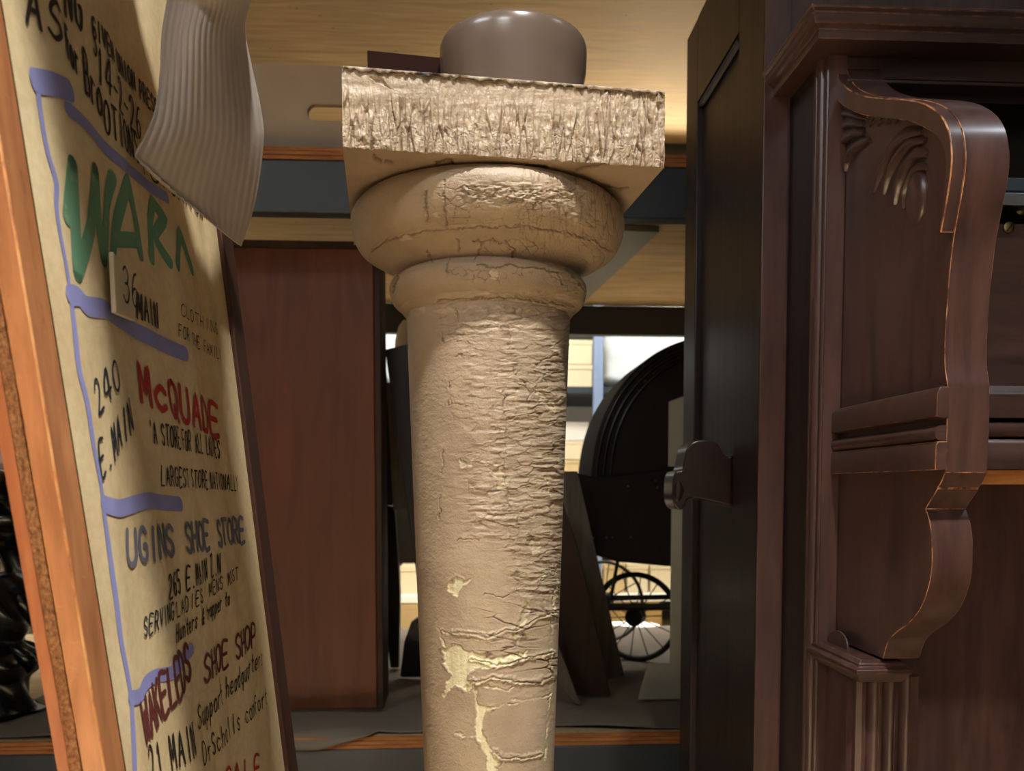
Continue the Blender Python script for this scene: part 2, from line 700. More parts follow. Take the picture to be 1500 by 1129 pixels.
def ridge_mat_dark():
    n = NT('chipped blackened paint on the top edge')
    g = n.noise(n.coords((1, 1, 1)), 26, 6, 0.75)
    c = n.ramp(g, [(0.36, srgb(60, 54, 62)), (0.44, srgb(150, 130, 112)), (0.6, srgb(220, 208, 190))])
    return n.out(c, 0.5, n.bump(g, 0.7, 0.002))


AXX, AXY = 0.025, 1.045
column = thing('painted_column', (AXX, AXY, 0.0), 'tapering tan column with a square cap and badly cracked, flaking paint, standing in front of the storage rack', 'column')


def cracks(px, py, cw, ch, warp, s, width=0.10):
    wx = (fbm(px / (cw * 0.9), py / (ch * 1.3), s + 20) - 0.5) * warp
    wy = (fbm(px / (cw * 0.9), py / (ch * 1.3), s + 31) - 0.5) * warp
    f1, e, idv = worley(px / cw + wx, py / ch + wy, s)
    gate = sm(0.25, 0.55, fbm(px / (cw * 1.1), py / (ch * 1.1), s + 50, 3))
    groove = (1 - sm(0, width, e)) * gate
    curl = np.exp(-e * 5.0) * gate
    return groove, curl, idv


def paint_fields(px, py, where):
    """height (m), crack darkness and bare undercoat as functions of the place on the surface"""
    h = np.zeros(px.shape)
    cr = np.zeros(px.shape)
    chip = np.zeros(px.shape)
    dust = np.zeros(px.shape)
    jx = px + (fbm(px / 9, py / 9, 3) - 0.5) * 10 + (fbm(px / 3.2, py / 3.2, 4) - 0.5) * 4
    jy = py + (fbm(px / 9, py / 9, 7) - 0.5) * 10 + (fbm(px / 3.2, py / 3.2, 8) - 0.5) * 4
    brk = sm(0.34, 0.52, fbm(px / 16, py / 16, 77, 3))
    if where == 'shaft':
        m = np.clip(boxm(px, py, 688, 860, 470, 800, 24) + 0.75 * boxm(px, py, 640, 860, 445, 500, 16)
                    + boxm(px, py, 745, 860, 790, 880, 14) + 0.2 * boxm(px, py, 650, 720, 480, 760, 16), 0, 1)
        patch = sm(0.25, 0.45, fbm(px / 60, py / 50, 90, 3) + 0.12 * sm(600, 800, px))
        m = m * (0.45 + 0.55 * patch)
        g, c, idv = cracks(px, py, 34, 9.5, 1.1, 1, 0.16)
        h += m * (c * 0.0017 - g * 0.0017 + (idv - 0.5) * 0.0010)
        cr = np.maximum(cr, g * m * 0.8)
        h += m * (fbm(px / 22, py / 5.0, 19, 3) - 0.5) * 0.0034
        g, c, idv = cracks(px, py, 20, 6, 0.9, 40, 0.16)
        m2 = m * 0.8
        h += m2 * (c * 0.0006 - g * 0.0009)
        cr = np.maximum(cr, g * m2 * 0.7)
        # brick-like shallow cracks at the top left of the shaft
        g, c, idv = cracks(px, py, 17, 15, 0.35, 60, 0.07)
        m3 = boxm(px, py, 640, 800, 455, 620, 20) * 0.6
        h -= m3 * g * 0.0006
        cr = np.maximum(cr, g * m3 * 0.8)
        # broad wrinkles on the lower shaft
        g, c, idv = cracks(px, py, 75, 19, 0.8, 80, 0.10)
        m4 = boxm(px, py, 700, 840, 880, 1010, 16)
        h += m4 * (c * 0.0012 - g * 0.0018)
        cr = np.maximum(cr, g * m4)
        # faint orange-peel ripples everywhere
        h += (fbm(px / 5, py / 4, 11) - 0.5) * 0.0005 + (fbm(px / 26, py / 18, 13) - 0.5) * 0.0007
        polys = [
            [(650, 948), (665, 942), (690, 953), (712, 957), (722, 962), (745, 960), (772, 952), (768, 963), (740, 973), (712, 979), (690, 979), (687, 987), (684, 1002), (686, 1013), (678, 1010), (668, 1003), (662, 1008), (651, 1021), (652, 1002), (660, 985), (651, 970)],
            [(694, 998), (700, 1031), (706, 1033), (722, 1033), (712, 1041), (707, 1056), (706, 1068), (711, 1083), (722, 1100), (731, 1112), (725, 1122), (730, 1140), (716, 1140), (710, 1105), (700, 1082), (694, 1068), (698, 1044)],
            [(653, 863), (661, 852), (672, 846), (680, 850), (691, 848), (678, 858), (669, 873), (661, 868), (655, 866)],
            [(686, 995), (694, 998), (690, 1012), (682, 1008)],
            [(772, 792), (790, 788), (795, 804), (778, 808)],
            [(775, 896), (772, 880), (764, 903), (752, 930), (757, 945), (764, 920)],
            [(674, 668), (684, 676), (694, 670), (690, 682), (678, 684)],
            [(722, 690), (736, 684), (744, 700), (738, 720), (728, 716)],
            [(780, 560), (812, 590), (822, 580), (810, 602), (790, 580)],
        ]
        for ip, p in enumerate(polys):
            d = poly_sd(jx, jy, p)
            k = 1 - sm(-1.2, 1.0, d)
            chip = np.maximum(chip, k * (1.0 if ip < 4 else 0.3))
            h += -0.0010 * k + 0.0007 * brk * np.exp(-((d - 2.5) / 2.2) ** 2)
        lines = [
            [(665, 924), (690, 928), (715, 932), (740, 921), (758, 924), (785, 905), (812, 894)],
            [(672, 934), (700, 935), (732, 936), (752, 930), (790, 931), (812, 930)],
            [(690, 965), (720, 973), (755, 967), (790, 960), (808, 955)],
            [(688, 1000), (720, 993), (745, 996), (765, 998), (790, 997), (808, 990)],
            [(702, 1000), (725, 1008), (745, 1010), (762, 1000)],
            [(750, 1022), (775, 1024), (805, 1016)],
            [(722, 1033), (740, 1031), (757, 1029)],
            [(668, 1073), (680, 1076), (697, 1076)],
            [(724, 1100), (736, 1110), (760, 1109), (790, 1104)],
            [(818, 830), (812, 880), (806, 930), (808, 990), (803, 1040), (797, 1110)],
            [(664, 928), (648, 925)], [(640, 905), (646, 930), (652, 945)],
            [(760, 806), (775, 812), (795, 806), (818, 800)],
            [(758, 845), (775, 850), (790, 845), (815, 838)],
            [(800, 700), (806, 720), (803, 735)],
            [(700, 645), (716, 652), (742, 650)],
        ]
        for i, p in enumerate(lines):
            d = line_d(jx, jy, p)
            if i in (3, 0, 2, 8):
                h += 0.0013 * np.exp(-((d - 3.0) / 2.2) ** 2)
            k = np.exp(-(d / 1.2) ** 2) * (0.25 + 0.75 * brk)
            chip = np.maximum(chip, k * 0.8)
            h += -0.0010 * k + 0.0004 * brk * np.exp(-((d - 2.8) / 2.4) ** 2)
        dark = [
            [(746, 478), (748, 520), (752, 545), (765, 560), (775, 575), (780, 590)],
            [(738, 560), (737, 600), (741, 640), (738, 690), (742, 730), (752, 748)],
            [(650, 650), (646, 690), (643, 760)], [(660, 590), (657, 560)],
            [(700, 880), (712, 870), (735, 872), (762, 868), (790, 868), (815, 862)],
            [(668, 790), (700, 792)], [(705, 735), (745, 738)], [(655, 590), (690, 592)], [(646, 519), (675, 521)],
            [(648, 455), (648, 505)], [(668, 450), (670, 500)], [(680, 880), (678, 905)],
        ]
        for p in dark:
            d = line_d(jx, jy, p)
            k = np.exp(-(d / 0.9) ** 2) * brk
            cr = np.maximum(cr, k * 0.8)
            h += -0.0009 * k + 0.0002 * np.exp(-((d - 2.6) / 1.8) ** 2)
        sp = np.exp(-(((px - 741) / 8) ** 2 + ((py - 484) / 12) ** 2))
        cr = np.maximum(cr, sp * 0.7)
        # lifted lip under the capital
        lip = np.exp(-((jy - 452) / 6) ** 2)
        h += lip * 0.0012 * sm(0.35, 0.55, fbm(px / 12, py / 10, 23))
        dust = np.maximum(dust, lip * 0.5 * sm(0.4, 0.6, fbm(px / 10, py / 6, 27)))
        # pale rubbed crests on the wrinkled side
        dust = np.maximum(dust, m * 0.35 * sm(0.5, 0.75, fbm(px / 10, py / 8, 33)))
    elif where == 'capital':
        g, c, idv = cracks(px, py, 6.5, 42, 0.45, 2, 0.2)
        m = boxm(px, py, 760, 925, 245, 350, 20)
        h += m * (c * 0.0006 - g * 0.0010)
        cr = np.maximum(cr, g * m * 0.75)
        g, c, idv = cracks(px, py, 22, 16, 0.5, 22, 0.07)
        m = boxm(px, py, 640, 800, 262, 330, 10)
        h -= m * g * 0.0009
        cr = np.maximum(cr, g * m)
        m = np.clip(boxm(px, py, 690, 800, 350, 378, 8) + boxm(px, py, 655, 780, 392, 415, 6) + 0.8 * boxm(px, py, 800, 870, 380, 425, 10) + 0.7 * boxm(px, py, 845, 890, 340, 380, 8), 0, 1)
        g, c, idv = cracks(px, py, 15, 11, 1.0, 42, 0.10)
        h -= m * g * 0.0010
        cr = np.maximum(cr, g * m)
        # broken, blistered band on the bulge
        m = boxm(px, py, 672, 860, 268, 300, 9)
        b = fbm(px / 9, py / 5, 71) - 0.5
        g, c, idv = cracks(px, py, 13, 8, 1.2, 55, 0.2)
        h += m * (b * 0.0045 - g * 0.0014)
        cr = np.maximum(cr, m * g * 0.6)
        dust = np.maximum(dust, m * 0.5 * sm(0.5, 0.8, fbm(px / 8, py / 5, 72)))
        m = boxm(px, py, 820, 880, 310, 335, 8)
        h += m * (fbm(px / 7, py / 5, 75) - 0.5) * 0.004
        for p in ([(545, 365), (560, 356), (590, 346), (630, 338), (700, 332), (760, 331), (820, 338), (870, 352), (900, 372)],
                  [(700, 388), (730, 391), (745, 386), (765, 391), (800, 393), (818, 402), (825, 415)],
                  [(668, 350), (674, 360), (672, 368)], [(626, 366), (633, 384)], [(640, 440), (690, 436), (760, 436), (830, 448)],
                  [(695, 352), (704, 356), (702, 372), (694, 380)], [(704, 356), (722, 349), (735, 356)], [(740, 352), (755, 364), (750, 376)],
                  [(658, 378), (654, 398)], [(585, 405), (575, 425)], [(828, 392), (845, 410), (855, 425)], [(622, 278), (625, 322)], [(650, 262), (652, 330)]):
            d = line_d(jx, jy, p)
            k = np.exp(-(d / 1.25) ** 2)
            cr = np.maximum(cr, k * 0.85)
            h += -0.0014 * k + 0.0005 * np.exp(-((d - 2.6) / 1.8) ** 2)
        for p in ([(715, 398), (722, 395), (732, 400), (728, 408), (718, 407)], [(632, 312), (640, 309), (648, 314), (641, 321)],
                  [(585, 348), (600, 344), (604, 350), (590, 353)], [(838, 322), (846, 320), (848, 326), (840, 328)]):
            d = poly_sd(jx, jy, p)
            k = 1 - sm(-1.2, 1.0, d)
            dust = np.maximum(dust, k * 0.8)
            h += -0.0005 * k
        h += (fbm(px / 22, py / 16, 15) - 0.5) * 0.0008
        # the lifted paint on the lower collar
        m = boxm(px, py, 690, 850, 424, 455, 6)
        h += m * (fbm(px / 12, py / 5, 17) - 0.5) * 0.003
        dust = np.maximum(dust, m * 0.4 * sm(0.5, 0.7, fbm(px / 12, py / 5, 17)))
    return h, cr, chip, dust


def lathe_surface(name, prof, rows_z, where):
    pr = np.array(prof)
    pz, pr_ = pr[:, 1], pr[:, 0]
    dense = np.radians(np.linspace(-100, 100, 440))
    back = np.radians(np.linspace(105, 255, 28))
    ph = np.concatenate([dense, back])
    PHI, T = np.meshgrid(ph, rows_z)
    R = T[..., 0] if False else None
    # rows_z is a parameter along the profile length
    seg = np.hypot(np.diff(pr_), np.diff(pz))
    L = np.concatenate([[0], np.cumsum(seg)])
    Rr = np.interp(rows_z * L[-1], L, pr_)
    Zr = np.interp(rows_z * L[-1], L, pz)
    dR = np.gradient(Rr)
    dZ = np.gradient(Zr)
    ln = np.hypot(dR, dZ) + 1e-12
    nr_, nz_ = dZ / ln, -dR / ln
    sgn = np.where(nr_.mean() < 0, -1, 1)
    nr_, nz_ = nr_ * sgn, nz_ * sgn
    Rg, Zg = Rr[:, None] + 0 * PHI, Zr[:, None] + 0 * PHI
    x = AXX + Rg * np.sin(PHI)
    y = AXY - Rg * np.cos(PHI)
    z = E + Zg
    px, py = project(x, y, z)
    h, cr, chip, dust = paint_fields(px, py, where)
    front = sm(0.05, 0.35, np.cos(PHI))
    edge = np.ones_like(PHI)
    h = h * front
    x = x + h * nr_[:, None] * np.sin(PHI)
    y = y - h * nr_[:, None] * np.cos(PHI)
    z = z + h * nz_[:, None]
    return fast_grid(name, np.stack([x, y, z], -1), M['paint'], column,
                     {'crack': cr * front, 'chip': chip * front, 'dust': dust * front}, wrap=True, caps=True)


# shaft
prof = [(0.080, -1.38), (0.0805, -0.80), (0.0818, -0.42), (0.1026, 0.2190)]
tot = 1.38 + 0.219
tv = np.concatenate([np.linspace(0, (1.38 - 0.43) / tot, 20), np.linspace((1.38 - 0.425) / tot, 1, 800)])
lathe_surface('shaft', prof, tv, 'shaft')
# capital mouldings: collar, scotia, cyma, torus (bottom to top)


def smooth_prof(pts, n=400):
    p = np.array(pts, float)
    k = len(p)
    t = np.linspace(0, k - 1, n)
    i = np.clip(np.floor(t).astype(int), 0, k - 2)
    f = (t - i)[:, None]
    p0, p1, p2, p3 = p[np.clip(i - 1, 0, k - 1)], p[i], p[i + 1], p[np.clip(i + 2, 0, k - 1)]
    return 0.5 * (2 * p1 + (p2 - p0) * f + (2 * p0 - 5 * p1 + 4 * p2 - p3) * f ** 2 + (3 * p1 - p0 - 3 * p2 + p3) * f ** 3)


cap_prof = np.concatenate([
    smooth_prof([(0.1000, 0.2110), (0.1045, 0.2145), (0.1080, 0.2190), (0.1105, 0.2222)], 40),
    smooth_prof([(0.1120, 0.2228), (0.1190, 0.2295), (0.1228, 0.2415), (0.1225, 0.2500), (0.1170, 0.2575), (0.1120, 0.2600)], 120),
    smooth_prof([(0.1110, 0.2603), (0.1140, 0.2660), (0.1230, 0.2740), (0.1390, 0.2800), (0.1460, 0.2850)], 120),
    smooth_prof([(0.1478, 0.2852), (0.1590, 0.2925), (0.1662, 0.3060), (0.1690, 0.3200), (0.1682, 0.3310), (0.1625, 0.3400), (0.1530, 0.3448), (0.120, 0.3455)], 220)])
lathe_surface('capital_moulding', cap_prof, np.linspace(0, 1, 380), 'capital')

# abacus (the square cap block)
A0 = np.array([-0.1271, 0.8579])
W = 0.3405
e1 = np.array([math.cos(0.1049), math.sin(0.1049)])
e2 = np.array([-e1[1], e1[0]])
zb, zt, D = 0.3458, 0.4229, 0.3405
path = []
for t in np.linspace(1, 0, 40):
    path.append((D * t, zt, 0, 1))
for t in np.linspace(0, 1, 150)[1:]:
    path.append((0, zt + (zb - zt) * t, -1, 0))
for t in np.linspace(0, 1, 150)[1:]:
    path.append((D * t, zb, 0, -1))
path = np.array(path)
cols = np.linspace(0, W, 520)
Dd, CU = path[:, 0][:, None] + 0 * cols, cols[None, :] + 0 * path[:, :1]
Zz = path[:, 1][:, None] + 0 * cols
X = A0[0] + e1[0] * CU + e2[0] * Dd
Y = A0[1] + e1[1] * CU + e2[1] * Dd
Z = E + Zz
px, py = project(X, Y, Z)
is_front = (path[:, 2] < 0)[:, None] + 0 * cols > 0.5
is_bot = (path[:, 3] < 0)[:, None] + 0 * cols > 0.5
vfrac = (zt - Zz) / (zt - zb)
u = px
m = sm(0.22, 0.5, vfrac + (fbm(u / 40, 0 * u + 0.3, 5) - 0.5) * 0.5) * 0.85 + 0.15
m = np.maximum(m, boxm(u, py, 870, 985, 120, 260, 20))
v = py + (u - 503) * 0.05 * 0
g1, c1, i1 = cracks(u, v, 9, 60, 0.5, 6, 0.24)
g2, c2, i2 = cracks(u, v, 6, 10, 1.3, 16, 0.25)
m2 = sm(0.45, 0.75, vfrac) * 0.8
bl = fbm(u / 5.5, v / 20, 44) - 0.5
hF = m * (c1 * 0.0020 - g1 * 0.0032 + (i1 - 0.5) * 0.0018) + m2 * (c2 * 0.0010 - g2 * 0.0015) + bl * 0.0040 * (0.4 + m)
hF += (fbm(u / 60, v / 14, 48) - 0.5) * 0.0018
crF = np.maximum(g1 * m * 0.9, g2 * m2 * 0.7)
rect = [(535, 168), (655, 172), (655, 240), (530, 232)]
jx = u + (fbm(u / 9, v / 9, 3) - 0.5) * 7
jy = v + (fbm(u / 9, v / 9, 7) - 0.5) * 7
for p in ([(515, 198), (525, 206), (532, 200), (540, 212), (528, 214)], [(540, 112), (560, 116), (572, 130), (560, 125)]):
    k = 1 - sm(-1, 1, poly_sd(jx, jy, p))
    hF -= 0.0018 * k
dustF = sm(0.5, 0.75, fbm(u / 14, v / 10, 60)) * 0.5 * m
edge = np.exp(-np.minimum(vfrac, 1 - vfrac) / 0.03)
hF -= edge * 0.0012 * sm(0.4, 0.6, fbm(u / 10, 0 * u, 61))
hB = (fbm(u / 30, v / 30, 63) - 0.5) * 0.0012
crB = np.zeros_like(u)
for p in ([(640, 240), (655, 233), (662, 235), (664, 246)], [(845, 250), (870, 244), (885, 240)], [(890, 275), (905, 279), (920, 276)], [(548, 228), (556, 236)], [(566, 238), (574, 240)],
          [(700, 243), (760, 244), (800, 247)]):
    k = np.exp(-(line_d(jx, jy, p) / 2.2) ** 2)
    crB = np.maximum(crB, k)
    hB = hB - 0.002 * k
hh = np.where(is_front, hF, np.where(is_bot, hB, (fbm(CU * 90, Dd * 90, 64) - 0.5) * 0.003))
nf = np.where(is_front, -1.0, 0.0)
X += e2[0] * nf * hh
Y += e2[1] * nf * hh
Z += np.where(is_front, 0, np.where(is_bot, -1.0, 1.0)) * hh
# keep the two end columns square
aba = fast_grid('square_cap', np.stack([X, Y, Z], -1), M['paint'], column,
                {'crack': np.where(is_front, crF, crB), 'chip': 0 * u, 'dust': np.where(is_front, dustF, 0)})
ends = MB()
for cu in (0.0006, W - 0.0006):
    a = [(A0[0] + e1[0] * cu + e2[0] * d, A0[1] + e1[1] * cu + e2[1] * d, E + z) for d, z in ((0.0006, zb + .0005), (D - 0.0006, zb + .0005), (D - 0.0006, zt - .0005), (0.0006, zt - .0005))]
    ends.slab(a, (e1[0] * (0.0005 if cu < 0.1 else -0.0005), e1[1] * 0.0005, 0))
a = [(A0[0] + e1[0] * cu + e2[0] * D, A0[1] + e1[1] * cu + e2[1] * D, E + z) for cu, z in ((0.0006, zb), (W - 0.0006, zb), (W - 0.0006, zt), (0.0006, zt))]
ends.slab(a, (-e2[0] * 0.001, -e2[1] * 0.001, 0))
ends.build('cap_sides', M['paint'], column, smooth=0)
# dark chipped rim along the top edge of the cap
rim = MB()
n = 200


def rimf(a, b):
    cu = 0.001 + (W - 0.002) * a
    bb = b * 3
    nz = float(vnoise(np.array(a * 90.0), np.array(bb * 2.0), 3))
    d = -0.0016 - 0.0010 * nz + (0.012 * max(0, bb - 1) if bb > 1 else 0)
    z = zt - 0.0030 * (1 - min(bb, 1)) * (0.2 + 1.2 * nz) + 0.0014
    return (A0[0] + e1[0] * cu + e2[0] * d, A0[1] + e1[1] * cu + e2[1] * d, E + z)


rim.grid(rimf, n, 3)
rim.build('chipped_rim', ridge_mat_dark(), column, solid=0.001, label='blackened chipped top edge')
b = MB()
b.prism([(AXX - 0.10, AXY - 0.10), (AXX + 0.10, AXY - 0.10), (AXX + 0.10, AXY + 0.10), (AXX - 0.10, AXY + 0.10)], 'z', 0.0, 0.075)
b.build('plinth', M['paint'], column, bevel=0.006)

# jar and block standing on the cap
jx_, jy_ = AXX + 0.033, AXY + 0.03
jar = thing('stoneware_jar', (jx_, jy_, E + zt), 'round grey-brown glazed jar standing upside down on top of the column cap', 'jar')
zj = E + zt + 0.0015
ztop = PY(755, 14, jy_ - 0.088).z
hj = ztop - zj
MB().lathe(jx_, jy_, [(0.0900, zj), (0.0902, zj + hj * 0.66), (0.0925, zj + hj * 0.73), (0.0938, zj + hj * 0.90), (0.0936, zj + hj * 0.96), (0.0920, zj + hj * 0.99), (0.0895, zj + hj), (0.070, zj + hj)], 72).build('jar_body', M['jar_glaze'], jar, smooth=60)
MB().lathe(jx_, jy_, [(0.069, zj + hj - 0.002), (0.068, zj + hj + 0.003), (0.062, zj + hj + 0.003), (0.060, zj + hj - 0.002)], 64).build('foot_ring', M['jar_glaze'], jar, smooth=60)
yb = 1.09
p0, p1, p2, p3 = PY(540, 73, yb), PY(652, 84, yb), PY(652, 110, yb), PY(540, 110, yb)
blk = MB().prism([(p0.x, E + zt + .0016), (p0.x - 0.002, p0.z), (p1.x - 0.004, p1.z), (p1.x, p1.z - .005), (p1.x - 0.001, E + zt + .0016)], 'y', yb, yb + 0.045).build('wooden_block', wood('dark red brown block', srgb(34, 17, 13), srgb(54, 29, 22), 'x', 14, 0.8, spec=0.1), bevel=0.0015)
tag(blk, 'small dark brown wooden block lying on top of the column cap, left of the jar', 'block')

# ------------------------------------------------------------------ the painted sign board leaning at the left
def SP(u, v, off=0.0):
    """a point of the paper: u away from the near edge, v above eye height"""
    return Vector((-0.2765 - 0.078 * v + wave(u, v) + off, 0.60 - 0.115 * v + u, E + v))


def wave(u, v):
    e = min(1, max(0, u / 0.03)) * min(1, max(0, (0.46 - u) / 0.05))
    w = 0.0022 * math.sin(u * 68 + v * 5 + 0.6) + 0.0018 * math.sin(u * 31 - v * 9 + 1.3) + 0.0013 * math.sin(u * 120 + 7 * math.sin(v * 6)) + 0.0016 * math.sin(v * 17 + u * 12)
    w += 0.003 * math.exp(-((u - 0.055 - 0.03 * math.sin(v * 7)) / 0.014) ** 2)
    return 0.42 * e * w


def SUV(px, py):
    d = ray(px, py)
    # X + 0.078 (z-E) = -0.2765
    t = -0.2765 / (d.x + 0.078 * d.z)
    v = d.z * t
    return np.array([d.y * t - 0.60 + 0.115 * v, v])


VB, VT = -1.40, 0.66
UF = 0.452
sign = thing('painted_sign_board', tuple(SP(0.25, VB)), 'tall leaning sign board in a red-brown wooden frame, its yellowed paper hand-lettered with store names', 'sign')
pm = MB()
pm.grid(lambda a, b: SP(a * UF, -0.45 + b * (VT + 0.45)), 150, 240)
pm.build('paper', M['paper'], sign, smooth=180)
pm = MB()
pm.grid(lambda a, b: SP(a * UF, VB + 0.02 + b * (-0.45 - VB - 0.02)), 30, 30)
pm.build('lower_paper', M['paper'], sign, smooth=180)


def sbar(u0, u1, x0, x1, v0=VB, v1=VT):
    """a straight bar of the frame in board coordinates"""
    def q(u, x, v):
        return (-0.2765 - 0.078 * v + x, 0.60 - 0.115 * v + u, E + v)
    return [q(u0, x0, v0), q(u0, x1, v0), q(u1, x1, v0), q(u1, x0, v0), q(u0, x0, v1), q(u0, x1, v1), q(u1, x1, v1), q(u1, x0, v1)]


def rough_bar(u0, u1, x0, x1, name, mat, amp, worn=None, label=None, nv=420, prof=None):
    """bar whose near face is broken into many rows so its edges can be ragged"""
    rnd = random.Random(len(name))
    m_ = MB()
    K = 10
    vs = []
    for j in range(nv + 1):
        v = VB + (VT - VB) * j / nv
        row = []
        for k in range(K):
            t = k / (K - 1)
            x = x0 + (x1 - x0) * t
            nz = float(fbm(np.array(v * 130.0), np.array(t * 3.0 + x0 * 100), 7))
            u = u0 + amp * (nz - 0.5) * 2
            ex = 0
            if k in (0, K - 1):
                ex = amp * 0.7 * (float(vnoise(np.array(v * 60.0), np.array(k * 1.0), 9)) - 0.5)
            row.append((-0.2765 - 0.078 * v + x + ex, 0.60 - 0.115 * v + u, E + v))
        row.append((-0.2765 - 0.078 * v + x1, 0.60 - 0.115 * v + u1, E + v))
        row.append((-0.2765 - 0.078 * v + x0, 0.60 - 0.115 * v + u1, E + v))
        vs.append(row)
    n_ = K + 2
    flat = [p for r in vs for p in r]
    fs = []
    for j in range(nv):
        for k in range(n_):
            k2 = (k + 1) % n_
            fs.append((j * n_ + k, j * n_ + k2, (j + 1) * n_ + k2, (j + 1) * n_ + k))
    fs.append(tuple(range(n_)))
    fs.append(tuple(range(nv * n_, (nv + 1) * n_)))
    m_.add(flat, fs)
    return m_.build(name, mat, sign, smooth=50, label=label)


MB().hexa(sbar(-0.031, 0.0005, -0.0165, -0.0005)).build('frame_stile', M['scuffed'], sign, bevel=0.0013, seg=2, worn=M['worn_orange'])
rough_bar(-0.0302, 0.0, -0.0250, -0.0172, 'core_strip', M['core'], 0.0010, label='rough broken wooden core strip')
MB().hexa(sbar(-0.030, 0.0, -0.0345, -0.0254)).build('backing_board', M['sign_frame'], sign, bevel=0.0006)
MB().hexa(sbar(0.0, UF + .03, -0.0345, -0.010)).build('back_panel', M['sign_frame_dark'], sign)
MB().hexa(sbar(UF - 0.002, UF + 0.045, -0.030, 0.006)).build('frame_stile', M['sign_frame_dark'], sign, bevel=0.002)

